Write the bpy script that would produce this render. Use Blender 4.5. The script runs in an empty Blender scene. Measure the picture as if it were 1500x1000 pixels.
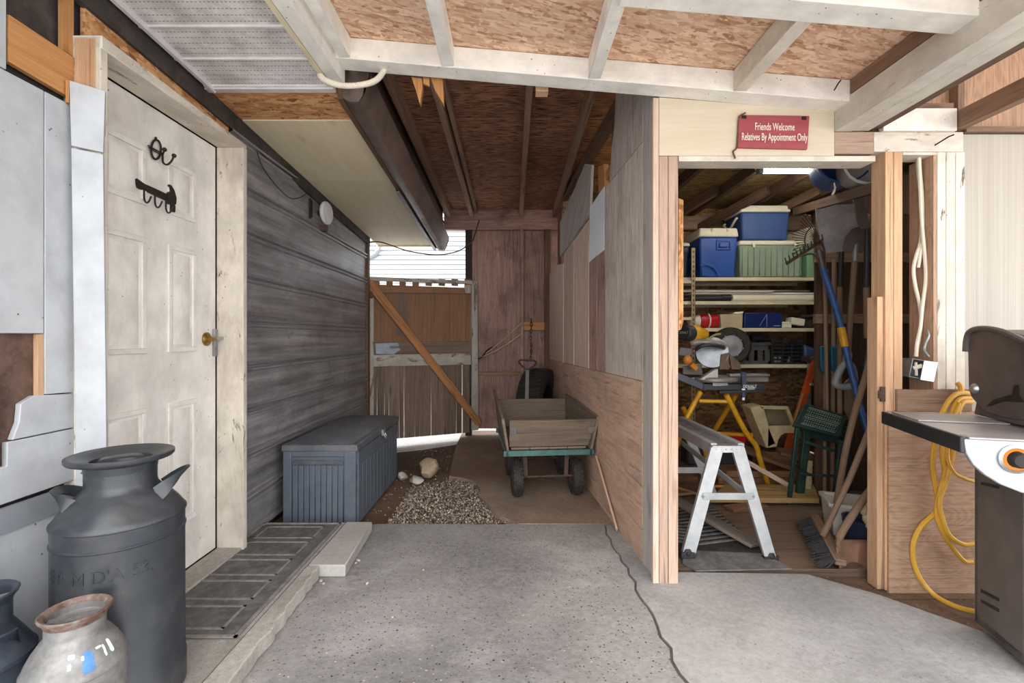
import bpy, math, random
from mathutils import Vector, Matrix, Euler
random.seed(11)
SC = bpy.context.scene
COL = SC.collection
PI = math.pi
V = Vector

# ---------------------------------------------------------------- camera frame used to survey the place
F, CH, VH = 700.0, 1.17, 493.0          # focal length (px), camera height (m), horizon row
def P(u, v, Y):                           # point at depth Y
    return V(((u-750)/F*Y, Y, CH-(v-VH)/F*Y))
def PX(u, v, X):                          # point on the plane x = X
    Y = X*F/(u-750)
    return V((X, Y, CH-(v-VH)/F*Y))
def PZ(u, v, z=0.0):                      # point on the plane z
    Y = (CH-z)*F/(v-VH)
    return V(((u-750)/F*Y, Y, z))
def PP(u, v, off=0.0):                    # point on the partition wall (off > 0 stands out into the passage)
    Y = .8595/((u-750)/F+.075)
    return V((.8595-.075*Y-off, Y-.075*off, CH-(v-VH)/F*Y))
def PG(u, v, off=0.0):                    # point on the gate plane
    a, b = V((-1.508, 5.05)), V((-.40, 5.6))
    d = b-a
    k = (u-750)/F
    t = (k*a.y-a.x)/(d.x-k*d.y)
    p = a+d*t
    n = V((d.y, -d.x)).normalized()
    return V((p.x+n.x*off, p.y+n.y*off, CH-(v-VH)/F*p.y))

def srgb(h, k=1.0):
    h = h.lstrip('#')
    o = []
    for i in (0, 2, 4):
        c = int(h[i:i+2], 16)/255
        o.append((c/12.92 if c <= .04045 else ((c+.055)/1.055)**2.4)*k)
    return (o[0], o[1], o[2], 1)

# ---------------------------------------------------------------- mesh builder
WM = {}
class MB:
    def __init__(s):
        s.v, s.f, s.uv, s.sm = [], [], [], []
    def _frame(s, pts, a=None):
        s._o = V((random.uniform(0, 40), random.uniform(0, 40)))
        if a is None: a = V((1, 0, 0))
        a = V(a).normalized()
        c = V((0, 0, 1)) if abs(a.z) < .9 else V((0, 1, 0))
        b = c.cross(a).normalized(); c = a.cross(b)
        s._a, s._b, s._c = a, b, c
    def face(s, idx, smooth=False, uv=None):
        s.f.append(tuple(idx)); s.sm.append(smooth)
        if uv is None:
            p = [s.v[i] for i in idx]
            n = V((0, 0, 0))
            for i in range(len(p)):
                q, r = p[i], p[(i+1) % len(p)]
                n += V(((q.y-r.y)*(q.z+r.z), (q.z-r.z)*(q.x+r.x), (q.x-r.x)*(q.y+r.y)))
            na, nb, nc = abs(n.dot(s._a)), abs(n.dot(s._b)), abs(n.dot(s._c))
            if na >= nb and na >= nc: e1, e2 = s._b, s._c
            elif nb >= nc: e1, e2 = s._a, s._c
            else: e1, e2 = s._a, s._b
            uv = [(q.dot(e1)+s._o.x, q.dot(e2)+s._o.y) for q in p]
        s.uv.append(uv)
    def hexa(s, p, grain=None):            # p: 4 bottom (ccw), 4 top
        p = [V(q) for q in p]
        if grain is None:
            es = [p[1]-p[0], p[3]-p[0], p[4]-p[0]]
            grain = max(es, key=lambda e: e.length)
        s._frame(p, grain)
        n = len(s.v); s.v += p
        c = sum(p, V((0, 0, 0)))/8
        for q in ((0, 3, 2, 1), (4, 5, 6, 7), (0, 1, 5, 4), (1, 2, 6, 5), (2, 3, 7, 6), (3, 0, 4, 7)):
            fp = [p[i] for i in q]
            nn = (fp[1]-fp[0]).cross(fp[2]-fp[0])
            if nn.dot(fp[0]+fp[2]-2*c) < 0: q = q[::-1]
            s.face([n+i for i in q])
        return s
    def box(s, c, sz, rot=None, grain=None):
        c = V(c); h = V(sz)/2
        R = Matrix.Identity(3)
        if rot is not None: R = Euler(rot).to_matrix() if not isinstance(rot, Matrix) else rot
        pts = [c+R @ V((x*h.x, y*h.y, z*h.z)) for z in (-1, 1) for x, y in ((-1, -1), (1, -1), (1, 1), (-1, 1))]
        if grain is None:
            i = max(range(3), key=lambda k: sz[k]); g = [0, 0, 0]; g[i] = 1; grain = R @ V(g)
        return s.hexa(pts, grain)
    def bx(s, x0, x1, y0, y1, z0, z1, grain=None):
        return s.box(((x0+x1)/2, (y0+y1)/2, (z0+z1)/2), (abs(x1-x0), abs(y1-y0), abs(z1-z0)), None, grain)
    def beam(s, p0, p1, w, t, up=(0, 0, 1)):   # w across, t along up
        p0, p1 = V(p0), V(p1); a = (p1-p0).normalized(); up = V(up)
        b = up.cross(a)
        if b.length < 1e-4: b = V((1, 0, 0)).cross(a)
        b.normalize(); c = a.cross(b).normalized()
        q = []
        for cc in (-1, 1):
            for pt, bb in ((p0, -1), (p1, -1), (p1, 1), (p0, 1)):
                q.append(pt+b*bb*w/2+c*cc*t/2)
        return s.hexa(q, a)
    def prism(s, poly, ext, grain=None):     # polygon (3-D points) extruded by ext
        poly = [V(p) for p in poly]; ext = V(ext); n = len(poly)
        if grain is None:
            grain = max((poly[(i+1) % n]-poly[i] for i in range(n)), key=lambda e: e.length)
        s._frame(poly, grain)
        k = len(s.v); s.v += poly+[p+ext for p in poly]
        nn = V((0, 0, 0))
        for i in range(n):
            q, r = poly[i], poly[(i+1) % n]
            nn += V(((q.y-r.y)*(q.z+r.z), (q.z-r.z)*(q.x+r.x), (q.x-r.x)*(q.y+r.y)))
        flip = nn.dot(ext) > 0
        a = list(range(k, k+n)); b = list(range(k+n, k+2*n))
        s.face(a[::-1] if flip else a); s.face(b if flip else b[::-1])
        for i in range(n):
            j = (i+1) % n
            q = (a[i], a[j], b[j], b[i])
            s.face(q if flip else q[::-1])
        return s
    def tube(s, pts, r, n=8, closed=False, caps=True):
        pts = [V(p) for p in pts]; m = len(pts)
        rr = r if isinstance(r, (list, tuple)) else [r]*m
        o = V((random.uniform(0, 40), random.uniform(0, 40)))
        T = []
        for i in range(m):
            if closed: t = pts[(i+1) % m]-pts[i-1]
            else: t = pts[min(i+1, m-1)]-pts[max(i-1, 0)]
            T.append(t.normalized())
        up = V((0, 0, 1)) if abs(T[0].z) < .9 else V((1, 0, 0))
        nrm = (up-T[0]*up.dot(T[0])).normalized()
        k = len(s.v); L = 0; Ls = []
        for i in range(m):
            if i:
                nrm = nrm-T[i]*nrm.dot(T[i])
                if nrm.length < 1e-6: nrm = T[i].orthogonal()
                nrm.normalize(); L += (pts[i]-pts[i-1]).length
            Ls.append(L)
            b = T[i].cross(nrm)
            for j in range(n):
                a = 2*PI*j/n
                s.v.append(pts[i]+(nrm*math.cos(a)+b*math.sin(a))*rr[i])
        for i in range(m if closed else m-1):
            i2 = (i+1) % m
            l2 = Ls[i2] if i2 else L+(pts[0]-pts[-1]).length
            for j in range(n):
                j2 = (j+1) % n
                ra = 2*PI*max(rr[i], 1e-4)/n
                s.face((k+i*n+j, k+i*n+j2, k+i2*n+j2, k+i2*n+j), True,
                       [(o.x+Ls[i], o.y+ra*j), (o.x+Ls[i], o.y+ra*(j+1)), (o.x+l2, o.y+ra*(j+1)), (o.x+l2, o.y+ra*j)])
        if caps and not closed:
            s._frame(None, T[0])
            s.face([k+j for j in range(n)][::-1]); s.face([k+(m-1)*n+j for j in range(n)])
        return s
    def lathe(s, prof, c=(0, 0, 0), R=None, n=32, a0=0, a1=2*PI):
        c = V(c); R = R or Matrix.Identity(3)
        full = abs(a1-a0-2*PI) < 1e-6
        m = n if full else n+1
        o = V((random.uniform(0, 40), random.uniform(0, 40)))
        k = len(s.v); L = 0; Ls = []
        for i, (r, z) in enumerate(prof):
            if i: L += math.hypot(r-prof[i-1][0], z-prof[i-1][1])
            Ls.append(L)
            for j in range(m):
                a = a0+(a1-a0)*j/n
                s.v.append(c+R @ V((r*math.cos(a), r*math.sin(a), z)))
        rm = max(p[0] for p in prof)
        for i in range(len(prof)-1):
            for j in range(n):
                j2 = (j+1) % m
                u0, u1 = (a1-a0)*j/n*rm+o.x, (a1-a0)*(j+1)/n*rm+o.x
                q = [k+i*m+j, k+i*m+j2, k+(i+1)*m+j2, k+(i+1)*m+j]
                w = [(u0, Ls[i]+o.y), (u1, Ls[i]+o.y), (u1, Ls[i+1]+o.y), (u0, Ls[i+1]+o.y)]
                if prof[i][0] < 1e-6: q = [q[0], q[2], q[3]]; w = [w[0], w[2], w[3]]
                elif prof[i+1][0] < 1e-6: q = [q[0], q[1], q[2]]; w = w[:3]
                s.face(q, True, w)
        return s
    def ball(s, c, r, sc=(1, 1, 1), n=12, R=None):
        pr = [(math.sin(PI*i/(n//2))*r, -math.cos(PI*i/(n//2))*r) for i in range(n//2+1)]
        pr[0] = (0, -r); pr[-1] = (0, r)
        k = len(s.v)
        s.lathe(pr, (0, 0, 0), None, n)
        R = R or Matrix.Identity(3)
        for i in range(k, len(s.v)):
            q = s.v[i]; s.v[i] = V(c)+R @ V((q.x*sc[0], q.y*sc[1], q.z*sc[2]))
        return s
    def jitter(s, a, seed=0):
        rnd = random.Random(seed)
        s.v = [p+V((rnd.uniform(-a, a), rnd.uniform(-a, a), rnd.uniform(-a, a))) for p in s.v]
        return s
    def build(s, name, mat, parent=None, bevel=0.0, smooth=None, label=None, origin=None, subsurf=0):
        inv = Matrix.Identity(4); loc = V((0, 0, 0))
        if parent is not None:
            inv = WM[parent.name].inverted()
        else:
            if origin is None:
                xs = [p.x for p in s.v]; ys = [p.y for p in s.v]; zs = [p.z for p in s.v]
                loc = V(((min(xs)+max(xs))/2, (min(ys)+max(ys))/2, min(zs)))
            else: loc = V(origin)
            inv = Matrix.Translation(-loc)
        me = bpy.data.meshes.new(name)
        me.from_pydata([tuple(inv @ p) for p in s.v], [], s.f)
        ul = me.uv_layers.new(name='UVMap')
        flat = []
        for w in s.uv:
            for q in w: flat += [q[0], q[1]]
        ul.data.foreach_set('uv', flat)
        me.polygons.foreach_set('use_smooth', [True if smooth else (x if smooth is None else False) for x in s.sm])
        me.update()
        try: me.set_sharp_from_angle(angle=math.radians(42))
        except Exception: pass
        me.materials.append(mat)
        o = bpy.data.objects.new(name, me); COL.objects.link(o)
        if parent is not None:
            o.parent = parent; WM[o.name] = WM[parent.name]
        else:
            o.location = loc; WM[o.name] = Matrix.Translation(loc)
        if bevel:
            m = o.modifiers.new('Bevel', 'BEVEL'); m.width = bevel; m.segments = 2; m.limit_method = 'ANGLE'; m.angle_limit = math.radians(50)
        if subsurf:
            m = o.modifiers.new('Subsurf', 'SUBSURF'); m.levels = subsurf; m.render_levels = subsurf
        if label: o['label'] = label
        return o

def tag(o, label, cat, group=None, kind=None):
    o['label'] = label; o['category'] = cat
    if group: o['group'] = group
    if kind: o['kind'] = kind
    return o
def thing(name, label, cat, loc=(0, 0, 0), rotz=0.0, group=None):
    o = bpy.data.objects.new(name, None); COL.objects.link(o)
    o.empty_display_size = .1
    o.location = loc; o.rotation_euler = (0, 0, rotz)
    WM[o.name] = Matrix.Translation(V(loc)) @ Matrix.Rotation(rotz, 4, 'Z')
    return tag(o, label, cat, group)
def struct(name, mb, mat, label=None, bevel=0.0, smooth=None):
    o = mb.build(name, mat, None, bevel, smooth)
    o['kind'] = 'structure'
    if label: o['label'] = label
    return o
def cr(pts, n=8, closed=False):            # Catmull-Rom
    pts = [V(p) for p in pts]; out = []; m = len(pts)
    for i in range(m if closed else m-1):
        p0 = pts[i-1] if (i or closed) else pts[0]*2-pts[1]
        p1, p2 = pts[i], pts[(i+1) % m]
        p3 = pts[(i+2) % m] if (closed or i+2 < m) else p2*2-p1
        for k in range(n):
            t = k/n
            out.append(.5*((2*p1)+(p2-p0)*t+(2*p0-5*p1+4*p2-p3)*t*t+(3*p1-p0-3*p2+p3)*t**3))
    if not closed: out.append(pts[-1])
    return out
def rotm(a=0, b=0, c=0): return Euler((a, b, c)).to_matrix()
def align(d):                               # rotation taking +Z to d
    return V((0, 0, 1)).rotation_difference(V(d).normalized()).to_matrix()
def text_mesh(body, size, ext, xs=1.0):
    cu = bpy.data.curves.new('lettering', 'FONT'); cu.body = body; cu.size = size
    cu.align_x = 'CENTER'; cu.align_y = 'CENTER'; cu.extrude = ext; cu.resolution_u = 3
    o = bpy.data.objects.new('lettering_source', cu); COL.objects.link(o)
    dg = bpy.context.evaluated_depsgraph_get()
    me = o.evaluated_get(dg).to_mesh()
    vs = [V((p.co.x*xs, p.co.y, p.co.z)) for p in me.vertices]
    fs = [tuple(p.vertices) for p in me.polygons]
    o.evaluated_get(dg).to_mesh_clear()
    bpy.data.objects.remove(o); bpy.data.curves.remove(cu)
    return vs, fs
def text_mb(body, size, ext, place, xs=1.0):
    vs, fs = text_mesh(body, size, ext, xs)
    m = MB(); m._frame(None)
    m.v = [place(p) for p in vs]
    for f in fs: m.face(f)
    return m
SKY, SUN, EXPO = 2.2, 2.8, 0.45
# ---------------------------------------------------------------- materials
class NT:
    def __init__(s, name):
        s.m = bpy.data.materials.new(name); s.m.use_nodes = True
        s.t = s.m.node_tree; s.t.nodes.clear()
        s.out = s.t.nodes.new('ShaderNodeOutputMaterial')
        s.b = s.t.nodes.new('ShaderNodeBsdfPrincipled')
        s.t.links.new(s.b.outputs[0], s.out.inputs[0])
    def put(s, sock, val):
        if isinstance(val, bpy.types.NodeSocket): s.t.links.new(val, sock)
        else: sock.default_value = val
    def uv(s): return s.t.nodes.new('ShaderNodeTexCoord').outputs['UV']
    def obj(s): return s.t.nodes.new('ShaderNodeTexCoord').outputs['Object']
    def map(s, vec, sc=(1, 1, 1), rot=(0, 0, 0), loc=(0, 0, 0)):
        n = s.t.nodes.new('ShaderNodeMapping'); s.put(n.inputs[0], vec)
        n.inputs[1].default_value = loc; n.inputs[2].default_value = rot; n.inputs[3].default_value = sc
        return n.outputs[0]
    def noise(s, vec, scale, detail=4, rough=.55, dist=0.0, col=False):
        n = s.t.nodes.new('ShaderNodeTexNoise'); s.put(n.inputs['Vector'], vec)
        n.inputs['Scale'].default_value = scale; n.inputs['Detail'].default_value = detail
        n.inputs['Roughness'].default_value = rough; n.inputs['Distortion'].default_value = dist
        return n.outputs['Color'] if col else n.outputs[0]
    def vor(s, vec, scale, out='Distance', feat='F1', rnd=1.0):
        n = s.t.nodes.new('ShaderNodeTexVoronoi'); n.feature = feat; s.put(n.inputs['Vector'], vec)
        n.inputs['Scale'].default_value = scale; n.inputs['Randomness'].default_value = rnd
        return n.outputs[out]
    def ramp(s, fac, stops, interp='LINEAR'):
        n = s.t.nodes.new('ShaderNodeValToRGB'); s.put(n.inputs[0], fac); n.color_ramp.interpolation = interp
        e = n.color_ramp.elements
        while len(e) < len(stops): e.new(.5)
        for k, (p, c) in zip(e, stops):
            k.position = p; k.color = c if not isinstance(c, (int, float)) else (c, c, c, 1)
        return n.outputs[0]
    def mix(s, fac, a, b, mode='MIX'):
        n = s.t.nodes.new('ShaderNodeMix'); n.data_type = 'RGBA'; n.blend_type = mode
        s.put(n.inputs[0], fac); s.put(n.inputs[6], a); s.put(n.inputs[7], b)
        return n.outputs[2]
    def math(s, op, a, b=0.0, c=None):
        n = s.t.nodes.new('ShaderNodeMath'); n.operation = op; s.put(n.inputs[0], a); s.put(n.inputs[1], b)
        if c is not None: s.put(n.inputs[2], c)
        return n.outputs[0]
    def sep(s, vec):
        n = s.t.nodes.new('ShaderNodeSeparateXYZ'); s.put(n.inputs[0], vec); return n.outputs
    def island(s): return s.t.nodes.new('ShaderNodeNewGeometry').outputs['Random Per Island']
    def bump(s, h, strength=.3, dist=.005):
        n = s.t.nodes.new('ShaderNodeBump'); n.inputs['Strength'].default_value = strength
        n.inputs['Distance'].default_value = dist; s.put(n.inputs['Height'], h)
        s.t.links.new(n.outputs[0], s.b.inputs['Normal'])
    def end(s, col, rough=.6, metal=0.0, spec=None):
        s.put(s.b.inputs['Base Color'], col); s.put(s.b.inputs['Roughness'], rough); s.put(s.b.inputs['Metallic'], metal)
        if spec is not None: s.b.inputs['Specular IOR Level'].default_value = spec
        return s.m

def m_plain(name, hexc, rough=.5, metal=0.0, var=.12, scale=9, bump=.05, dust=0.0, dusthex='9a8f80', k=1.0):
    n = NT(name); o = n.obj()
    c = srgb(hexc, k)
    nz = n.noise(o, scale, 5, .6)
    lo = tuple(x*(1-var*1.6) for x in c[:3])+(1,); hi = tuple(min(1, x*(1+var)) for x in c[:3])+(1,)
    col = n.ramp(nz, [(.3, lo), (.7, hi)])
    if dust:
        d = n.ramp(n.noise(o, scale*2.3, 8, .7, .5), [(.45, 0.0), (.75, dust)])
        col = n.mix(d, col, srgb(dusthex, k))
    if bump: n.bump(n.noise(o, 160, 3), bump, .002)
    return n.end(col, rough, metal)

def m_wood(name, dark, light, across=34, along=1.6, knots=.5, var=.5, rough=.75, blotch=None, blotch_amt=.0, k=1.0, bump=.35, paint=None, peel=.45, crack=.55, grime=.35):
    """timber, grain along U; optional paint with worn patches"""
    n = NT(name); uv = n.uv()
    g = n.noise(n.map(uv, (along, across, 1)), 1.0, 7, .62, .9)
    fine = n.noise(n.map(uv, (along*6, across*7, 1)), 1.0, 4, .6)
    mean = n.noise(uv, .35, 2)
    d, l = srgb(dark, k), srgb(light, k)
    col = n.ramp(g, [(.25, d), (.72, l)])
    col = n.mix(.35, col, n.ramp(fine, [(.3, d), (.65, l)]))
    tone = n.ramp(mean, [(.3, 1-var), (.7, 1+var*.35)])
    col = n.mix(1.0, col, tone, 'MULTIPLY')
    if knots:
        kd = n.vor(n.map(uv, (2.2, 6.5, 1)), 1.0)
        kk = n.ramp(kd, [(.05, knots), (.17, 0.0)])
        col = n.mix(kk, col, tuple(x*.35 for x in d[:3])+(1,))
    if blotch:
        bl = n.ramp(n.noise(uv, 3.2, 6, .65, .4), [(.48, 0.0), (.72, blotch_amt)])
        col = n.mix(bl, col, srgb(blotch, k))
    ck = n.noise(n.map(uv, (along*.8, across*2.1, 1), (0, 0, 0), (3, 9, 0)), 1.0, 3, .55, .5)
    col = n.mix(n.ramp(ck, [(.60, 0.0), (.68, crack)]), col, tuple(x*.3 for x in d[:3])+(1,))
    h = g
    if paint:
        pm = n.noise(n.map(uv, (4, 14, 1)), 1.0, 8, .72, .7)
        mask = n.ramp(pm, [(peel-.025, 0.0), (peel+.02, 1.0)])
        pc = srgb(paint, k)
        pn = n.noise(uv, 5, 7, .65)
        pcol = n.ramp(pn, [(.28, tuple(x*.72 for x in pc[:3])+(1,)), (.6, pc)])
        gm = n.ramp(n.noise(n.map(uv, (2.2, 6, 1)), 1.0, 8, .72, .4), [(.46, 0.0), (.7, grime)])
        pcol = n.mix(gm, pcol, srgb('8d7b68', k))
        sp = n.ramp(n.vor(uv, 26), [(.06, .85), (.10, 0.0)])
        gate_ = n.ramp(n.noise(uv, 4.5, 2), [(.48, 0.0), (.56, 1.0)])
        pcol = n.mix(n.math('MULTIPLY', sp, gate_), pcol, srgb('3a2c24', k))
        col = n.mix(mask, col, pcol)
        h = n.math('ADD', n.math('MULTIPLY', g, .35), mask)
    n.bump(h, bump, .003)
    return n.end(col, rough, 0, .3)

def m_osb(name, dark, mid, light, k=1.0, sc=1.0):
    n = NT(name); uv = n.uv()
    w = n.noise(uv, 7, 2, .5, 0, True)
    base = n.mix(.025, uv, w, 'ADD')
    a = n.vor(n.map(base, (7*sc, 34*sc, 1), (0, 0, .35)), 1.0, 'Color')
    b = n.vor(n.map(base, (7*sc, 36*sc, 1), (0, 0, -.55)), 1.0, 'Color')
    c = n.vor(n.map(base, (9*sc, 30*sc, 1), (0, 0, 1.25)), 1.0, 'Color')
    sel = n.ramp(n.noise(uv, 11*sc, 3), [(.44, 0.0), (.5, 1.0)])
    sel2 = n.ramp(n.noise(n.map(uv, (1, 1, 1), (0, 0, 0), (7, 3, 0)), 12*sc, 3), [(.52, 0.0), (.57, 1.0)])
    m = n.mix(sel, a, b); m = n.mix(sel2, m, c)
    x = n.sep(m)[0]
    f = n.noise(n.map(uv, (18, 90, 1), (0, 0, .2)), 1, 4)
    x = n.math('ADD', n.math('MULTIPLY', x, .75), n.math('MULTIPLY', f, .3))
    col = n.ramp(x, [(.12, srgb(dark, k)), (.3, srgb(mid, k)), (.85, srgb(light, k))])
    n.bump(x, .35, .003)
    return n.end(col, .75, 0, .3)

def m_ply(name, dark, light, ink='2a1c14', k=1.0, dash=.0, var=.4, holes=.4, rings=13, fine=.65):
    """plywood face: cathedral figure and dark patches"""
    n = NT(name); uv = n.uv()
    w = n.noise(n.map(uv, (1.1, 4.5, 1)), 1.0, 3, .5, .6)
    r = n.math('FRACT', n.math('MULTIPLY', w, rings))
    r = n.math('ABSOLUTE', n.math('SUBTRACT', r, .5))
    g = n.noise(n.map(uv, (3, 110, 1)), 1.0, 5, .6)
    x = n.math('ADD', n.math('MULTIPLY', r, 1.35-fine), n.math('MULTIPLY', g, fine))
    col = n.ramp(x, [(.22, srgb(dark, k)), (.7, srgb(light, k))])
    t = n.ramp(n.noise(uv, 1.3, 5, .6), [(.3, 1-var), (.7, 1.1)])
    col = n.mix(1.0, col, t, 'MULTIPLY')
    if holes:
        kd = n.ramp(n.vor(n.map(uv, (3.5, 9, 1)), 1.0), [(.05, holes), (.1, 0.0)])
        col = n.mix(kd, col, srgb(ink, k))
    if dash:
        dd = n.noise(n.map(uv, (10, 70, 1)), 1.0, 2, .5)
        dk = n.ramp(dd, [(.56, 0.0), (.63, dash)])
        col = n.mix(dk, col, srgb(ink, k))
    n.bump(x, .2, .002)
    return n.end(col, .75, 0, .3)

def m_concrete(name, base, dark, light, speck=.7, spscale=75, stain=None, k=1.0, gritty=1.0):
    n = NT(name); uv = n.uv()
    lo = n.noise(uv, 1.1, 6, .6, .3); hi = n.noise(uv, 38, 6, .7)
    x = n.math('ADD', n.math('MULTIPLY', lo, .6), n.math('MULTIPLY', hi, .4))
    col = n.ramp(x, [(.34, srgb(dark, k)), (.5, srgb(base, k)), (.66, srgb(light, k))])
    sf = n.ramp(n.noise(n.map(uv, (1.4, 2.2, 1), (0, 0, .5), (5, 2, 0)), 1.0, 9, .74, .5), [(.52, 0.0), (.72, .6)])
    col = n.mix(sf, col, tuple(min(1, c*1.32) for c in srgb(light, k)[:3])+(1,))
    wet = n.ramp(n.noise(n.map(uv, (1, 1, 1), (0, 0, 0), (11, 4, 0)), .8, 6, .6), [(.36, .78), (.5, 1.0)])
    col = n.mix(1.0, col, wet, 'MULTIPLY')
    h = hi
    if speck:
        duv = n.mix(.016, uv, n.noise(uv, 24, 3, .6, 0, True), 'ADD')
        v = n.vor(duv, spscale); vc = n.sep(n.vor(duv, spscale, 'Color'))
        m = n.ramp(n.math('ADD', v, n.math('MULTIPLY', n.sep(n.vor(duv, spscale, 'Color'))[2], .28)), [(.28, 1.0), (.44, 0.0)])
        on = n.ramp(vc[0], [(.42, 0.0), (.48, speck)])
        sc = n.ramp(vc[1], [(.3, srgb('37332f', k)), (.62, srgb('6d645c', k)), (.85, srgb('8f867d', k)), (.98, srgb('c9c2b8', k))])
        ar = n.ramp(n.noise(uv, 1.6, 3), [(.32, .4), (.5, 1.0)])
        mm = n.math('MULTIPLY', n.math('MULTIPLY', m, on), ar)
        col = n.mix(mm, col, sc)
        h = n.math('ADD', hi, n.math('MULTIPLY', m, .5))
    if stain:
        st = n.ramp(n.noise(uv, .9, 7, .65, .5), [(.47, 0.0), (.62, .8)])
        col = n.mix(st, col, srgb(stain, k))
    n.bump(h, .55*gritty, .004)
    return n.end(col, .85, 0, .25)

def m_siding(name):
    n = NT(name); uv = n.uv()
    st = n.noise(n.map(uv, (.7, 22, 1)), 1.0, 6, .62, .3)
    bl = n.noise(n.map(uv, (2.5, 5, 1)), 1.0, 8, .7, .6)
    x = n.math('ADD', n.math('MULTIPLY', st, .55), n.math('MULTIPLY', bl, .5))
    col = n.ramp(x, [(.36, srgb('615c5d')), (.5, srgb('888689')), (.62, srgb('a7a4a7')), (.75, srgb('cbc5be'))])
    dirt = n.ramp(n.noise(n.map(uv, (6, 9, 1)), 1.0, 9, .78), [(.55, 0.0), (.68, .7)])
    col = n.mix(dirt, col, srgb('655a52'))
    n.bump(bl, .25, .004)
    return n.end(col, n.ramp(bl, [(.3, .3), (.7, .6)]), .3)

def m_soffit(name):
    n = NT(name); uv = n.uv(); q = n.sep(uv)
    row = n.math('LESS_THAN', n.math('FRACT', n.math('DIVIDE', q[1], .033)), .13)
    dsh = n.math('LESS_THAN', n.math('FRACT', n.math('DIVIDE', q[0], .016)), .55)
    m = n.math('MULTIPLY', row, dsh)
    nz = n.ramp(n.noise(uv, 6, 7, .7), [(.35, srgb('b5b1b0')), (.62, srgb('e9e6e8'))])
    col = n.mix(n.math('MULTIPLY', m, .75), nz, srgb('4c4849'))
    return n.end(col, .5, 0, .4)

def m_emit(name, c, s):
    n = NT(name); e = n.t.nodes.new('ShaderNodeEmission'); e.inputs[0].default_value = c; e.inputs[1].default_value = s
    n.t.links.new(e.outputs[0], n.out.inputs[0]); return n.m

MT = {}
MT['grey_board'] = m_wood('grey_painted_board', '8d735e', 'b99a7c', paint='bcc0c5', peel=.2, grime=.12, bump=.06, k=1)
MT['grey_trim'] = m_wood('grey_blue_trim', '5d5148', '8a7a6c', paint='8b9097', peel=.3, bump=.15)
MT['white_wood'] = m_wood('white_painted_timber', '6e5f51', '9b8b79', paint='f6f3ed', peel=.29, grime=.22, bump=.25)
MT['white_worn'] = m_wood('worn_white_timber', '5f5348', '8f8172', paint='ddd4c7', peel=.37, grime=.5, bump=.45)
MT['grey_timber'] = m_wood('weathered_beam_side', '5f574f', '9a9088', paint='d0cabf', peel=.37, bump=.3, knots=.3)
MT['natural'] = m_wood('fresh_pine_stud', 'a97e5c', 'd8b492', across=22, var=.22, knots=.5)
MT['natural_grey'] = m_wood('greyed_pine', '94786a', 'd0b39e', across=26, var=.25, knots=.45)
MT['orange'] = m_wood('amber_timber', '9c6a42', 'cc965f', across=24, var=.3, knots=.6)
MT['brace'] = m_wood('orange_brown_brace', '8a5a38', 'c48c5c', across=22, var=.3, knots=.6)
MT['dark_wood'] = m_wood('dark_brown_timber', '47352b', '7d604d', across=26, var=.4)
MT['rafter'] = m_wood('brown_rafter', '6d5343', 'ab8c75', across=26, var=.4)
MT['back_wall'] = m_wood('red_brown_weathered_board', '7a5a50', 'c4a296', across=30, along=2.2, var=.35, blotch='443028', blotch_amt=.6, knots=.4)
MT['gate_ply'] = m_wood('gate_plywood', '6b4a36', 'a27c5f', across=50, along=1.2, var=.35, blotch='7a5a3c', blotch_amt=.5, knots=.1)
MT['gate_plank'] = m_wood('gate_plank', '58483f', '988273', across=38, var=.4)
MT['gate_white'] = m_wood('gate_white_rail', '5b4e42', '97866f', paint='b9b4ab', peel=.42, bump=.45)
MT['part_grey'] = m_wood('partition_grey_board', 'a3958c', 'dfd3c9', across=24, along=3, var=.18, blotch='84786f', blotch_amt=.6, knots=.25)
MT['part_pale'] = m_wood('partition_pale_board', 'b39888', 'e6cfbd', across=28, along=2, var=.2, knots=.2)
MT['part_red'] = m_wood('partition_red_plywood', 'a17e6a', 'dbb9a3', across=20, along=2.5, var=.2, blotch='8d7d74', blotch_amt=.6, knots=.15)
MT['part_edge'] = m_wood('partition_silver_edge', '847c77', 'cdc5be', across=40, var=.2, knots=.35)
MT['wagon_wood'] = m_wood('wagon_board', '554a41', '8f7f6e', across=26, var=.2, knots=.4)
MT['handle_wood'] = m_wood('tool_handle_wood', '66503f', '9a7f69', across=60, var=.25, knots=0)
MT['fence_brown'] = m_wood('shed_plank', '3d2c22', '6d5342', across=24, var=.5, knots=.4)
MT['lumber'] = m_wood('scrap_lumber', '5d4332', '9a7453', across=24, var=.5, knots=.4)
MT['osb'] = m_osb('osb_roof', 'a57758', 'cda284', 'efd0b6', 1.0, 1.7)
MT['osb_dark'] = m_osb('osb_soffit_strip', '7a4c2c', 'b07c4e', 'd9a878', 1.0, 1.5)
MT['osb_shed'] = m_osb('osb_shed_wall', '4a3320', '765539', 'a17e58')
MT['roof_ply'] = m_ply('roof_plywood', '70493a', 'a87a5c', dash=.95, var=.45)
MT['shed_ply'] = m_ply('shed_roof_plywood', '7d6238', 'b39a63', dash=.7)
MT['ply_yellow'] = m_wood('cream_plywood', 'd3c5a2', 'e6dbbf', across=16, along=1, var=.12, knots=.25, crack=0, bump=.08, rough=.6)
MT['ply_header'] = m_wood('beige_plywood', 'c9b9a0', 'dccfb9', across=10, along=1, var=.1, knots=.15, crack=0, bump=.08)
MT['ply_low'] = m_ply('weathered_plywood', '7d5f4a', 'b3937a', holes=.3, var=.15, rings=24, fine=1.0)
MT['white_panel'] = m_wood('white_grooved_panel', '9c958b', 'b9b3a9', across=45, along=.3, var=.06, knots=0, bump=.2, crack=.1)
MT['door'] = m_wood('white_door', 'a99c8c', 'c7bcae', across=20, paint='eeeae4', peel=.27, grime=.22, bump=.08, var=.1, knots=0, rough=.45)
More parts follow.
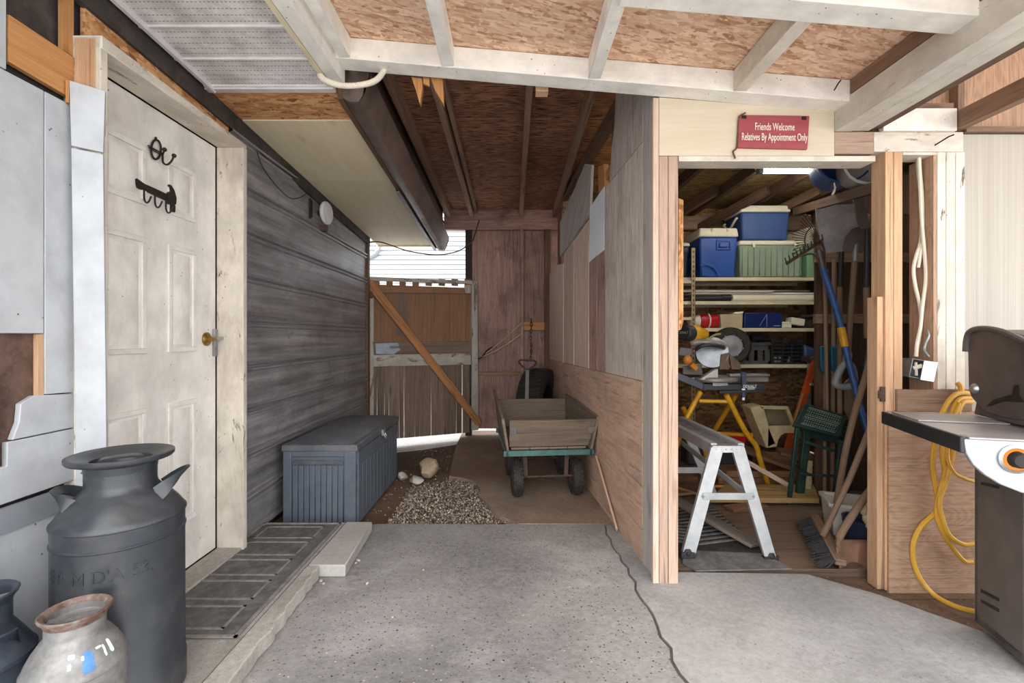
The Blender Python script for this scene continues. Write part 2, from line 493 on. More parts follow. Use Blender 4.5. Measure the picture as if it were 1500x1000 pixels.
MT['tar'] = m_plain('tar_paper', '3a3432', .8, 0, .4, 5, .3, .5, '6a5c50')
MT['hardboard'] = m_plain('brown_hardboard', '5d463c', .7, 0, .3, 18, .2, .4, '86695a')
MT['siding'] = m_siding('aluminium_siding')
MT['soffit'] = m_soffit('perforated_vinyl_soffit')
MT['vinyl'] = m_plain('white_vinyl', 'd5d2d3', .45, 0, .08)
MT['slab'] = m_concrete('exposed_aggregate_slab', '94918f', '767372', 'aeabaa', 1.0, 66)
MT['apron'] = m_concrete('smooth_apron_slab', '9a9897', '807d7c', 'b2b0af', .5, 90, gritty=.6)
MT['path'] = m_concrete('brown_path_slab', '8d7a6a', '6f5f52', 'a69585', .3, 90, stain='7a5f4b', gritty=.6)
MT['dirt'] = m_concrete('packed_dirt', '65503f', '4b3a2e', '82695a', .6, 60)
MT['outground'] = m_concrete('outdoor_gravel', 'ddd8d1', 'c7c2ba', 'ebe7e1', .5, 50)
MT['kerb'] = m_concrete('kerb_concrete', 'a8a39c', '8d8881', 'c2beb8', .35, 120)
MT['block'] = m_concrete('paver_concrete', 'b1aea9', '9d9994', 'c4c1bc', .25, 140, gritty=.5)
MT['rubber_mat'] = m_plain('dusty_rubber_mat', '5f5d5b', .85, 0, .2, 9, .4, .7, '8b8885')
MT['rubber'] = m_plain('black_rubber', '26241f', .75, 0, .25, 20, .2, .3, '6a5f52')
MT['can_black'] = m_plain('black_painted_can', '31353b', .34, 0, .14, 4, .05, .4, '625d5a')
MT['can_blue'] = m_plain('blue_black_painted_can', '343b46', .38, 0, .14, 5, .05, .3, '7a7d84')
MT['deck'] = m_plain('slate_plastic', '565f6b', .55, 0, .1, 6, .1, .35, '7a7d80')
MT['deck_top'] = m_plain('slate_plastic_lid', '555b63', .5, 0, .2, 6, .1, .55, '857b70')
MT['steel'] = m_plain('brushed_steel', 'b9bbbf', .3, .9, .1, 12, .05)
MT['alu'] = m_plain('dull_aluminium', 'b2b5b8', .42, .45, .1, 14, .05, .3, '8e8c88')
MT['galv'] = m_plain('galvanised', '9a9da0', .45, .7, .2, 10, .05)
MT['iron'] = m_plain('black_iron', '2b2522', .55, .3, .25, 20, .2)
MT['rust'] = m_plain('rusty_steel', '54423a', .7, .4, .35, 14, .3, .5, '7a5b46')
MT['brass'] = m_plain('brass', 'a07f3f', .35, .9, .2, 20)
MT['black_plastic'] = m_plain('black_plastic', '24252a', .5, 0, .15, 10)
MT['gutter'] = m_plain('dark_gutter_metal', '75645b', .38, .3, .35, 4, .1, .35, '958b82')
MT['paper'] = m_plain('white_paper', 'e3eaf2', .6, 0, .03)
MT['sign_red'] = m_wood('dusty_red_sign', '8a3d44', 'a9545b', across=8, var=.1, knots=0, bump=.05, rough=.55)
MT['sign_text'] = m_plain('cream_lettering', 'f0e4d8', .6, 0, .03)
MT['bbq'] = m_plain('grill_charcoal', '756c66', .45, .3, .15, 8, .05, .3, '6d645c')
MT['bbq_lid'] = m_plain('grill_lid_black', '5d5652', .4, .2, .2, 9, .1, .35, '665d55')
MT['bbq_silver'] = m_plain('grill_silver', 'a9afb5', .35, .4, .05, 5, .02)
MT['cord'] = m_plain('yellow_cord', 'd9a63c', .5, 0, .12, 8, 0)
MT['cable_white'] = m_plain('white_cable', 'ded6c6', .5, 0, .08, 8, 0)
MT['green_paint'] = m_plain('green_painted_steel', '16352f', .5, .1, .2, 12, .1, .25, '5a6a62')
MT['teal'] = m_plain('teal_painted_steel', '456e6a', .55, .2, .2, 12, .1, .5, '6c6458')
MT['yellow'] = m_plain('yellow_painted_steel', 'd39a20', .45, .1, .18, 10, .1, .3, '7d5a28')
MT['orange_fg'] = m_plain('orange_fibreglass', 'c04f22', .5, 0, .2, 10, .05, .3, '7d4a30')
MT['blue'] = m_plain('blue_plastic', '2450a0', .4, 0, .1, 6)
MT['blue2'] = m_plain('slate_blue_plastic', '31518f', .5, 0, .1, 6)
MT['navy'] = m_plain('navy_plastic', '232f49', .5, 0, .1, 6)
MT['cream'] = m_plain('cream_plastic', 'e6e0cd', .5, 0, .06, 6)
MT['sage'] = m_plain('sage_plastic', '8b9d88', .5, 0, .1, 6, .05, .2, '6f7a6a')
MT['lime'] = m_plain('pale_green_plastic', '7fae84', .5, 0, .1, 6)
MT['red'] = m_plain('red_plastic', 'b01c24', .35, 0, .1, 6)
MT['beige'] = m_plain('beige_plastic', 'b6a680', .6, 0, .15, 8, .05, .4, '6d5a40')
MT['shelf'] = m_plain('cream_shelf_metal', 'dccfb0', .5, .1, .1, 6)
MT['blue_handle'] = m_plain('blue_fibreglass', '1f4f8f', .4, 0, .15, 8, 0, .3, '6a7a8a')
MT['grey_plastic'] = m_plain('grey_plastic', '8a8a8e', .5, 0, .1, 8)
MT['dark_steel'] = m_plain('dark_tool_steel', '5d5753', .5, .3, .25, 9, .1, .35, '6b5a4c')
MT['shovel_steel'] = m_plain('dull_shovel_steel', 'a9a5a8', .55, .15, .15, 8, .1, .4, '6a645f')
MT['rock'] = m_plain('tan_rock', 'b59f85', .85, 0, .25, 7, .5, .3, '8a7763')
MT['rock_pale'] = m_plain('pale_rock', 'b8b1a8', .8, 0, .15, 7, .4)
MT['frond'] = m_plain('dull_white_plastic', 'cfcabf', .5, 0, .1, 8)
n = NT('galvanised_rusty_can'); _o = n.obj()
_z = n.noise(_o, 7, 8, .7, .4)
_c = n.ramp(n.noise(_o, 26, 6, .65), [(.3, srgb('6f6d6b')), (.65, srgb('939291'))])
MT['can_galv'] = n.end(n.mix(n.ramp(_z, [(.58, 0.0), (.72, .75)]), _c, srgb('7d5b46')), .5, .35)
n = NT('rusty_rim'); _o = n.obj()
MT['rim_rust'] = n.end(n.ramp(n.noise(_o, 22, 8, .7), [(.35, srgb('5d4236')), (.5, srgb('7f6a61')), (.65, srgb('9d9590'))]), .65, .3)
n = NT('mixed_pebbles')
_i = n.island()
MT['pebble'] = n.end(n.ramp(_i, [(0, srgb('4a4038')), (.3, srgb('7a6a5b')), (.55, srgb('9d8f82')), (.8, srgb('b7a998')), (1, srgb('d9d2c6'))], 'CONSTANT'), .8)
MT['fleck'] = m_plain('pale_blue_paint', 'd8ecec', .5, 0, .1, 40)
MT['house'] = m_plain('white_house_siding', 'c9cbcd', .6, 0, .03, 2, 0)
MT['tube'] = m_emit('fluorescent_tube', (1, .93, .78, 1), 45)
MT['glow'] = m_emit('lit_knob_ring', (1, .36, .08, 1), .75)
MT['glass'] = m_plain('window_glass', '8fc3c9', .15, 0, .1, 3, 0)
# ================================================================ THE SETTING
def rough_edge(a, b, n, amp, seed):
    rnd = random.Random(seed); a, b = V(a), V(b); d = b-a; p = V((-d.y, d.x, 0)).normalized()
    out = []
    for i in range(n+1):
        k = 0 if i in (0, n) else rnd.uniform(-amp, amp)
        out.append(a+d*(i/n)+p*k)
    return out
DN = V((0, 0, -.12))
crack = rough_edge((.66, -3, 0), (.557, 3.25, 0), 90, .012, 3)
# main rough slab
far = rough_edge((.557, 2.985, 0), (-1.6, 2.985, 0), 30, .006, 5)
m = MB(); m.prism([V((-2.2, .4, 0)), V((.645, .4, 0))]+[p for p in crack if .41 < p.y < 2.98]+far[1:]+[V((-2.2, 2.985, 0))], DN, (1, 0, 0))
struct('floor', m, MT['slab'], 'rough exposed-aggregate concrete slab')
# smoother apron slab in front of the shed
m = MB()
ap = [p+V((.011, 0, 0)) for p in crack if .41 < p.y < 2.98]
m.prism([V((2.6, .4, .004)), V((2.25, 1.4, .004)), V((1.9, 1.84, .004)), V((1.66, 2.16, .004)), V((1.45, 2.35, .004)), V((.70, 2.372, .004)), V((.665, 2.985, .004))]+[p+V((0, 0, .004)) for p in ap[::-1]]+[V((.656, .4, .004))], DN, (1, 0, 0))
struct('floor.001', m, MT['apron'], 'pale smooth concrete apron')
# brown path slab to the back
m = MB()
edge = [(.04, 2.99), (-.02, 3.06), (-.10, 3.13), (-.14, 3.25), (-.19, 3.4), (-.25, 3.53), (-.24, 3.66), (-.30, 3.86), (-.40, 3.95), (-.53, 4.02), (-.60, 5.15), (-.60, 5.95)]
m.prism([V((.66, 2.99, .002)), V((.44, 5.95, .002))]+[V((x, y, .002)) for x, y in edge[::-1]], DN, (1, 0, 0))
struct('floor.002', m, MT['path'], 'brown dusty concrete path slab')
# packed dirt and the yard outside
m = MB(); m.bx(-3, 4, 2.2, 6.1, -.16, -.036)
struct('floor.003', m, MT['dirt'], 'packed brown dirt by the gate')
m = MB(); m.bx(-9, 9, 6.1, 12, -.17, -.03); m.prism([V((-3, 4.82, -.03)), V((-1.45, 4.86, -.03)), V((-.95, 5.1, -.03)), V((-.62, 5.35, -.03)), V((-.62, 6.1, -.03)), V((-3, 6.1, -.03))], V((0, 0, -.1)), (1, 0, 0)); struct('floor.004', m, MT['outground'], 'pale gravel yard beyond the gate, plus a pale strip imitating sunlight leaking under it')  # the prism is a pale strip imitating sunlight leaking under the gate
m = MB(); m.bx(-14, 14, -16, .398, -.17, -.012); struct('floor.005', m, MT['outground'], 'unseen drive in front, made pale to bounce light up')  # unseen ground, brought close and kept pale to bounce light onto the beams
m = MB(); m.bx(3.2, 14, .4, 2.2, -.17, -.03); m.bx(-14, -2.2, .4, 2.2, -.17, -.03)
struct('floor.006', m, MT['outground'], 'pale gravel beside the slab')
m = MB(); m.bx(.66, 3.2, .4, 2.4, -.19, -.04)
struct('floor.007', m, MT['dirt'], 'dirt strip under the grill')
m = MB(); m.bx(.50, .72, .42, 2.97, -.06, -.007); struct('floor.009', m, m_concrete('crack_fill', '7d7065', '5d5249', '9a8d81', .5, 80), 'grit filling the crack between the slabs')
# shed floor boards
m = MB()
for i in range(6):
    y0 = 2.40+i*.44
    m.bx(.72, 3.0, y0, y0+.435, -.05, .004, (1, 0, 0))
struct('floor.008', m, m_wood('shed_floor', '4b3b30', '86705f', across=24, var=.4, knots=.4), 'old brown plank floor of the shed')

# ---- landing step on the left
m = MB()
m.bx(-1.56, -1.0, .6, 2.87, 0, .055); struct('trim_1', m, MT['kerb'], 'concrete landing below the door')
e = rough_edge((-.875, .6, 0), (-.935, 2.315, 0), 50, .007, 8)
m = MB(); m.prism([V((-.995, 2.315, 0)), V((-.995, .6, 0))]+e, V((0, 0, .062)), (0, 1, 0))
tag(m.build('kerb', MT['kerb'], None, .006), 'long chipped concrete kerb edging the landing beside the mat', 'kerb')
m = MB(); m.prism([V((-.994, 2.325, 0)), V((-.81, 2.325, 0)), V((-.84, 2.87, 0)), V((-.994, 2.87, 0))], V((0, 0, .06)), (0, 1, 0))
tag(m.build('paving_slab', MT['block'], None, .006), 'pale grey concrete paving slab at the far end of the landing', 'paver')

# ---- left wall, grey painted part
XL = -1.5
def wl(u, v): return PX(u, v, XL)
m = MB(); m.bx(-1.62, -1.585, .2, 2.54, .0, 2.75); m.bx(-1.585, -1.535, .2, 1.636, .0, 2.75); m.bx(-1.585, -1.535, 1.636, 2.54, 2.21, 2.75); struct('wall_left', m, MT['tar'], 'black tar-paper left wall')
m = MB()
T = V((-.018, 0, 0))
def yz(y, z): return V((XL, y, z))
def panel(mb, pts): mb.prism([yz(*p) for p in pts], T, (0, 0, 1))
panel(m, [(.3, 1.18), (1.531, 1.18), (1.531, 1.958), (.3, 1.958)])
panel(m, [(1.535, .985), (1.64, .98), (1.64, 1.958), (1.535, 1.958)])
panel(m, [(.3, .79), (1.40, .79), (1.40, 1.047), (.3, 1.047)])
panel(m, [(1.435, .86), (1.495, .86), (1.64, .86), (1.64, .975), (1.50, .985), (1.46, .965), (1.455, .91)])
panel(m, [(.3, .655), (1.64, .68), (1.64, .856), (1.42, .856), (1.42, .786), (.3, .786)])
panel(m, [(.3, .055), (1.64, .055), (1.64, .595), (.3, .595)])
panel(m, [(.3, 1.962), (1.418, 1.962), (1.418, 2.35), (.3, 2.35)])
struct('trim_2', m, MT['grey_board'], 'pale grey painted wall boards', .002)
m = MB(); m.bx(XL-.008, XL+.006, .3, 1.63, .59, .665); struct('trim_3', m, MT['grey_trim'], 'blue-grey belt rail on the grey wall')
m = MB(); m.bx(XL-.03, XL-.02, .9, 1.55, .78, 1.2); struct('trim_4', m, MT['hardboard'], 'brown hardboard showing through the missing panel')
m = MB(); m.bx(XL-.018, XL-.002, 1.515, 1.533, .97, 1.178); struct('trim_5', m, MT['natural'], 'raw edge strip in the hole')
m = MB(); m.hexa([yz(1.425, 1.99)+T, yz(1.425, 1.99), yz(1.64, 1.98), yz(1.64, 1.98)+T, yz(1.425, 2.13)+T, yz(1.425, 2.13), yz(1.64, 2.125), yz(1.64, 2.125)+T], (0, 1, 0))
struct('trim_6', m, MT['orange'], 'amber framing board above the grey panels')
m = MB(); m.bx(XL-.02, XL-.004, 1.6, 1.64, 2.13, 2.42); m.bx(XL-.02, XL-.006, 1.3, 1.6, 2.36, 2.42); struct('trim_7', m, MT['orange'], 'short amber stud above the framing board')
# angled grey cladding between wall and jamb
A0, B0 = V((-1.5, 1.598)), V((-1.405, 1.626))
def an(u, v, off=0):
    d = B0-A0; k = (u-750)/F; t = (k*A0.y-A0.x)/(d.x-k*d.y); p = A0+d*t
    nn = V((d.y, -d.x)).normalized(); p = p+nn*off
    return V((p.x, p.y, CH-(v-VH)/F*p.y))
TA = V((-.006, .012, 0))
m = MB()
m.prism([an(101, 117), an(154, 133), an(151, 223), an(104, 213)], TA, (0, 0, 1))
m.prism([an(104, 216), an(151, 226), an(156, 675), an(157, 860), an(113, 905), an(110, 640)], TA, (0, 0, 1))
struct('trim_8', m, MT['grey_board'], 'narrow grey boards beside the door jamb', .002)
m = MB(); m.prism([an(96, 117), an(101, 117), an(101, 150), an(96, 150)], TA, (0, 0, 1)); struct('trim_9', m, MT['orange'], 'raw plywood edge')
# door frame
m = MB(); m.bx(-1.54, -1.41, 1.637, 1.668, .055, 2.20); struct('trim_10', m, MT['white_worn'], 'worn white door jamb, hinge side', .003)
m = MB(); m.bx(-1.495, -1.445, 1.634, 1.66, 1.98, 2.19); m.bx(-1.445, -1.425, 1.634, 1.66, 1.98, 2.19); struct('trim_11', m, MT['natural'], 'bare double stud above the jamb')
m = MB(); m.hexa([(-1.54, 1.637, 2.158), (-1.405, 1.637, 2.158), (-1.405, 2.53, 2.158), (-1.54, 2.53, 2.158), (-1.54, 1.637, 2.203), (-1.405, 1.637, 2.203), (-1.405, 2.53, 2.182), (-1.54, 2.53, 2.182)], (0, 1, 0))
struct('trim_12', m, MT['white_worn'], 'flaking white door head', .003)
m = MB(); m.bx(-1.54, -1.40, 2.49, 2.525, .055, 2.157); struct('trim_13', m, MT['white_worn'], 'worn white door jamb, latch side', .003)
m = MB(); m.bx(-1.535, -1.41, 1.67, 2.49, .055, .072); struct('trim_14', m, MT['kerb'], 'grey door sill', .003)
m = MB()
up_ = [yz(2.53-.0425*i, 2.30+.035*(1-i/20)*0+.035*(i/20)+random.uniform(-.012, .006)) for i in range(21)]
m.prism([yz(1.68, 2.21), yz(2.53, 2.19)]+up_, T, (0, 1, 0))
struct('trim_15', m, MT['osb_dark'], 'ragged strip of board over the door head')
# soffit slope
def zs(y): return 2.38-.0667*(y-2.34)
m = MB(); m.hexa([(-1.50, .3, zs(.3)-.11), (-1.485, .3, zs(.3)-.11), (-1.485, 5.0, zs(5)-.075), (-1.53, 5.0, zs(5)-.075), (-1.50, .3, zs(.3)+.02), (-1.485, .3, zs(.3)+.02), (-1.485, 5.0, zs(5)+.02), (-1.53, 5.0, zs(5)+.02)], (0, 1, 0))
struct('trim_16', m, MT['tar'], 'dark band under the soffit')

# ---- aluminium siding
def siding(y0, y1, x0, x1):
    prof = []
    z = .03
    while z < 2.34:
        prof += [(0, z), (.004, z+.192), (.016, z+.200), (.018, z+.211), (.003, z+.217), (.002, z+.223), (.019, z+.231), (.021, z+.241), (.0, z+.248)]
        z += .25
    mb = MB(); mb._frame(None, (0, 1, 0))
    ny = 14
    for i in range(ny+1):
        t = i/ny
        for dx, zz in prof:
            w = .0035*math.sin(7*t+zz*9)+.002*math.sin(19*t+zz*4)
            mb.v.append(V((x0+(x1-x0)*t+dx+w, y0+(y1-y0)*t, zz)))
    k = len(prof)
    for i in range(ny):
        for j in range(k-1):
            mb.face((i*k+j, (i+1)*k+j, (i+1)*k+j+1, i*k+j+1), True)
    return mb
m = siding(2.527, 4.93, -1.50, -1.512); struct('wall_left.001', m, MT['siding'], 'weathered grey horizontal aluminium siding')
m = MB(); m.bx(-1.62, -1.55, 2.541, 5.2, -.04, 2.6); struct('wall_left.002', m, MT['tar'], 'wall behind the siding')
m = MB(); m.bx(-1.545, -1.487, 4.935, 5.0, -.035, 2.2); struct('trim_17', m, MT['dark_wood'], 'brown corner post where the gate hangs')

# ---- soffit
XS = -.865
m = MB(); y = .3; m._frame(None)
ys = []
while y < 2.30:
    y2 = min(y+.2, 2.31)
    m.hexa([(-1.5, y+.008, zs(y)-.0), (XS, y+.008, zs(y)), (XS, y2, zs(y2)), (-1.5, y2, zs(y2)), (-1.5, y+.008, zs(y)+.012), (XS, y+.008, zs(y)+.012), (XS, y2, zs(y2)+.012), (-1.5, y2, zs(y2)+.012)], (1, 0, 0))
    ys.append(y2); y = y2
struct('ceiling', m, MT['soffit'], 'white perforated vinyl soffit')
m = MB()
for y in ys: m.box(((-1.5+XS)/2, y+.004, zs(y)-.003), (XS+1.5, .011, .012))
m.box(((-1.5+XS)/2, 2.325, zs(2.32)-.006), (XS+1.5, .035, .02))
m.beam((-1.472, .3, zs(.3)-.012), (-1.452, 2.33, zs(2.33)-.012), .016, .024)
struct('trim_18', m, MT['vinyl'], 'white joints and edge channel of the soffit')
m = MB(); m.hexa([(-1.49, 2.34, zs(2.34)), (XS, 2.34, zs(2.34)), (XS, 2.62, zs(2.62)), (-1.49, 2.62, zs(2.62)), (-1.49, 2.34, zs(2.34)+.012), (XS, 2.34, zs(2.34)+.012), (XS, 2.62, zs(2.62)+.012), (-1.49, 2.62, zs(2.62)+.012)], (1, 0, 0))
struct('ceiling.001', m, MT['osb_dark'], 'strip of amber strand board in the soffit')
m = MB()
for y0, y1 in ((2.625, 3.45), (3.455, 4.55), (4.555, 5.27)):
    m.hexa([(-1.48, y0, zs(y0)-.006), (XS, y0, zs(y0)-.006), (XS, y1, zs(y1)-.006), (-1.48, y1, zs(y1)-.006), (-1.48, y0, zs(y0)+.006), (XS, y0, zs(y0)+.006), (XS, y1, zs(y1)+.006), (-1.48, y1, zs(y1)+.006)], (0, 1, 0))
m.bx(-1.48, XS, 5.27, 5.285, zs(5.27)-.02, zs(5.27)+.09)
struct('ceiling.002', m, MT['ply_yellow'], 'cream painted plywood soffit')
# white beam along the soffit edge
m = MB(); m.bx(-.862, -.80, .3, 2.29, 2.372, 2.50, (0, 1, 0)); struct('trim_19', m, MT['white_wood'], 'white beam beside the vinyl soffit', .003)
m = MB(); m.bx(-.885, -.864, .3, 2.29, 2.37, 2.50, (0, 1, 0)); struct('trim_20', m, MT['ply_yellow'], 'cream fascia beside the white beam')
# fascia + filler of the house roof edge
m = MB(); m.hexa([(-.862, 2.36, zs(2.36)-.035), (-.835, 2.36, zs(2.36)-.035), (-.835, 5.3, zs(5.3)-.035), (-.862, 5.3, zs(5.3)-.035), (-.862, 2.36, zs(2.36)+.13), (-.835, 2.36, zs(2.36)+.13), (-.835, 5.3, zs(5.3)+.13), (-.862, 5.3, zs(5.3)+.13)])
struct('trim_21', m, MT['dark_wood'], 'dark fascia board of the house eave')
m = MB(); m.bx(-1.5, -.80, 2.3, 5.95, 2.5, 2.53); m.bx(-.835, -.81, 2.30, 5.6, 2.42, 2.9); struct('trim_22', m, MT['dark_wood'], 'dark filler boarding above the eave, added to keep sky light out')  # filler added so no light enters between soffit and back roof

# ---- carport roof in front
def zr(x): return 2.524-.085*(x+.722)
m = MB(); m.hexa([(-.8, .2, zr(-.8)), (1.85, .2, zr(1.85)), (1.85, 2.28, zr(1.85)), (-.8, 2.28, zr(-.8)), (-.8, .2, zr(-.8)+.015), (1.85, .2, zr(1.85)+.015), (1.85, 2.28, zr(1.85)+.015), (-.8, 2.28, zr(-.8)+.015)], (1, .25, 0))
struct('ceiling.003', m, MT['osb'], 'strand-board roof deck of the carport')
def cross(y0, y1, x0, x1, h):
    return MB().hexa([(x0, y0, zr(x0)-h), (x1, y0, zr(x1)-h), (x1, y1, zr(x1)-h), (x0, y1, zr(x0)-h), (x0, y0, zr(x0)-.002), (x1, y0, zr(x1)-.002), (x1, y1, zr(x1)-.002), (x0, y1, zr(x0)-.002)], (1, 0, -.085))
struct('trim_23', cross(2.16, 2.262, -.80, 1.80, .099), MT['white_wood'], 'white painted cross beam over the passage', .003)
m = cross(1.56, 1.66, .37, 1.53, .115); struct('trim_24', m, MT['white_wood'], 'short white cross beam nearer the camera', .003)
def fr(x, w, y0=.25, y1=2.16, h=.097):
    return MB().hexa([(x-w/2, y0, zr(x)-h), (x+w/2, y0, zr(x)-h), (x+w/2, y1, zr(x)-h), (x-w/2, y1, zr(x)-h), (x-w/2, y0, zr(x)-.003), (x+w/2, y0, zr(x)-.003), (x+w/2, y1, zr(x)-.003), (x-w/2, y1, zr(x)-.003)], (0, 1, 0))
for i, (x, w, mt, y0) in enumerate(((-.755, .05, 'white_wood', .25), (-.29, .055, 'white_wood', .25), (.372, .055, 'white_wood', .25), (1.03, .06, 'white_worn', 1.66), (1.03, .06, 'white_worn', .25))):
    struct('trim_%d' % (25+i), fr(x, w, y0, 2.16 if i < 4 else 1.56), MT[mt], 'white painted carport rafter', .003)
m = MB(); m.bx(-.80, 1.5, 2.263, 2.285, 2.45, 2.95); m.bx(1.5, 1.8, 2.263, 2.285, 2.26, 2.95); struct('trim_30', m, MT['dark_wood'], 'filler boarding above the cross beam, added to block sky light')  # added boards closing the slot over the beam against sky light
# right-hand double beam
m = MB(); m.bx(1.525, 1.605, .25, 2.262, 2.14, 2.262, (0, 1, 0)); m.bx(1.607, 1.688, .25, 2.262, 2.143, 2.262, (0, 1, 0)); struct('trim_31', m, MT['grey_timber'], 'heavy weathered double beam on the right', .003)
m = MB(); m.bx(1.69, 1.745, .25, 2.262, 2.155, 2.29, (0, 1, 0)); struct('trim_32', m, MT['dark_wood'], 'dark rafter against the double beam')
m = MB(); m.bx(1.525, 1.58, .25, 2.155, 2.265, 2.325, (0, 1, 0)); struct('trim_33', m, MT['rafter'], 'brown plate on the double beam')

# ---- brown roof over the passage
def zp(y): return 2.66+.0386*(5.65-y)
m = MB()
for y0, y1 in ((2.28, 3.45), (3.455, 4.65), (4.655, 5.78)):
    m.hexa([(-.83, y0, zp(y0)), (.95, y0, zp(y0)), (.95, y1, zp(y1)), (-.83, y1, zp(y1)), (-.83, y0, zp(y0)+.012), (.95, y0, zp(y0)+.012), (.95, y1, zp(y1)+.012), (-.83, y1, zp(y1)+.012)], (1, 0, 0))
struct('ceiling.004', m, MT['roof_ply'], 'dark brown plywood roof underside')
for i, (x, w) in enumerate(((-.735, .045), (-.47, .042), (-.42, .03), (.105, .042), (.50, .042))):
    m = MB(); h = .092 if i != 2 else .05
    m.hexa([(x-w/2, 2.29, zp(2.29)-h), (x+w/2, 2.29, zp(2.29)-h), (x+w/2, 5.6, zp(5.6)-h), (x-w/2, 5.6, zp(5.6)-h), (x-w/2, 2.29, zp(2.29)-.001), (x+w/2, 2.29, zp(2.29)-.001), (x+w/2, 5.6, zp(5.6)-.001), (x-w/2, 5.6, zp(5.6)-.001)], (0, 1, 0))
    struct('trim_%d' % (34+i), m, MT['rafter'], 'brown rafter of the back roof')
m = MB(); m.bx(-.80, .62, 5.62, 5.70, 2.43, 2.665); struct('trim_39', m, MT['back_wall'], 'top plate of the back wall')
# ---- back wall
m = MB()
for x0, x1 in ((-.52, .12), (.123, .62)):
    m.bx(x0, x1, 5.70, 5.715, .075, 2.44, (0, 0, 1))
m.bx(.62, 1.2, 5.70, 5.72, .0, 2.7, (0, 0, 1))
struct('wall_back', m, MT['back_wall'], 'red-brown weathered board wall at the back')
m = MB(); m.bx(.10, .135, 5.62, 5.70, .1, 2.43); struct('trim_40', m, MT['back_wall'], 'stud on the back wall')
m = MB(); m.bx(.385, .45, 5.60, 5.70, .03, 2.43); struct('trim_41', m, MT['dark_wood'], 'dark corner stud on the back wall')
m = MB(); m.bx(-.42, .10, 5.665, 5.70, .71, .755); m.bx(.136, .385, 5.665, 5.70, .71, .755); struct('trim_42', m, MT['rafter'], 'horizontal nailer on the back wall')
m = MB(); m.bx(-.55, -.475, 5.63, 5.695, -.03, 2.62); struct('trim_43', m, m_wood('blackened_post', '1f1917', '40352f', var=.3), 'dark post between gate opening and wall')

# ---- partition wall
TP = V((.018, .0014, 0))
m = MB(); m.prism([PP(*p) for p in ((802, 524), (816, 529.5), (940.5, 558.5), (940.5, 835), (886, 750), (864, 722), (801, 637))], TP, (0, 1, 0))
struct('wall_partition', m, MT['part_red'], 'reddish lower plywood of the partition wall')
m = MB(); m.prism([PP(*p) for p in ((886.5, 276), (941, 209), (941, 557.5), (886.5, 545))], TP, (0, 0, 1))
struct('wall_partition.001', m, MT['part_grey'], 'large grey plywood sheet of the partition wall')
m = MB(); m.prism([PP(*p) for p in ((902, 130), (941, 130), (941, 207), (893, 267), (896, 215), (900, 185))], TP, (0, 0, 1))
struct('wall_partition.002', m, MT['part_grey'], 'upper grey offcut of the partition wall')
m = MB(); m.prism([PP(u, v, .012) for u, v in ((822, 376), (822, 326), (859, 240), (869, 242), (866, 312), (840, 352))], TP, (0, 1, -.9))
struct('wall_partition.003', m, MT['part_edge'], 'weathered triangular offcut high on the partition')
m = MB()
for q in (((802, 405), (816, 388), (825, 386), (825, 531), (802, 524)), ((826, 372), (840, 352), (840, 534), (826, 531))):
    m.prism([PP(*p) for p in q], TP, (0, 0, 1))
struct('wall_partition.004', m, MT['part_pale'], 'pale boards of the partition')
m = MB(); m.prism([PP(*p) for p in ((841, 352), (862, 322), (862, 539.5), (841, 534.5))], TP, (0, 0, 1)); struct('wall_partition.005', m, MT['part_pale'], 'pale board of the partition')
m = MB()
for a, b in ((863, 874), (875, 886)): m.prism([PP(a, 321-(a-863)*1.3), PP(b, 321-(b-863)*1.3), PP(b, 539+(b-862)*.235), PP(a, 539+(a-862)*.235)], TP, (0, 0, 1))
struct('wall_partition.006', m, MT['back_wall'], 'brown boards behind the paper')
m = MB(); m.prism([PP(941.5, 130), PP(957, 130), PP(957, 857), PP(941.5, 836)], TP*1.4, (0, 0, 1)); struct('wall_partition.007', m, MT['part_edge'], 'silver-grey corner board of the partition', .003)
m = MB(); m.bx(.668, .694, 2.262, 2.288, .0, 2.30); struct('trim_44', m, MT['part_pale'], 'plywood edge at the doorway corner')
m = MB()
m.prism([PP(870, 244, -.03), PP(878, 240, -.03), PP(880, 300, -.03), PP(872, 318, -.03)], TP*2, (0, 0, 1))
m.prism([PP(880, 254, -.03), PP(896, 224, -.03), PP(896, 246, -.03), PP(882, 264, -.03)], TP*2, (0, 1, 1))
struct('trim_45', m, MT['orange'], 'amber blocking in the gap of the partition')
m = MB(); m.beam(V((.71, 2.5, 2.62)), V((.50, 5.6, 2.62)), .05, .1); struct('trim_46', m, MT['dark_wood'], 'top plate of the partition')
m = MB()
for y in (3.1, 4.2, 5.2): m.bx(.8595-.075*y+.03, .8595-.075*y+.07, y, y+.04, .0, 2.62)
struct('trim_47', m, MT['dark_wood'], 'studs behind the partition')

# ---- shed front
YF = 2.26
m = MB(); m.hexa([(.696, YF, 2.026), (1.524, YF, 2.026), (1.524, YF+.09, 2.026), (.696, YF+.09, 2.026), (.696, YF, 2.302), (1.524, YF, 2.236), (1.524, YF+.09, 2.236), (.696, YF+.09, 2.302)], (1, 0, 0))
struct('wall_front', m, MT['ply_header'], 'beige plywood header over the shed doorway')
m = MB(); m.bx(.79, 1.72, YF+.002, YF+.10, 2.000, 2.025); struct('trim_48', m, MT['white_worn'], 'thin white strip under the header')
m = MB(); m.bx(.696, .738, YF, YF+.09, -.0, 2.024); m.bx(.7405, .786, YF, YF+.09, -.0, 2.024); struct('trim_49', m, MT['natural_grey'], 'bare double stud left of the shed doorway', .002)
m = MB(); m.bx(1.766, 1.804, YF, YF+.09, -.03, 2.045); m.bx(1.8065, 1.847, YF, YF+.09, -.03, 2.045); struct('trim_50', m, MT['natural'], 'bare double stud right of the shed doorway', .002)
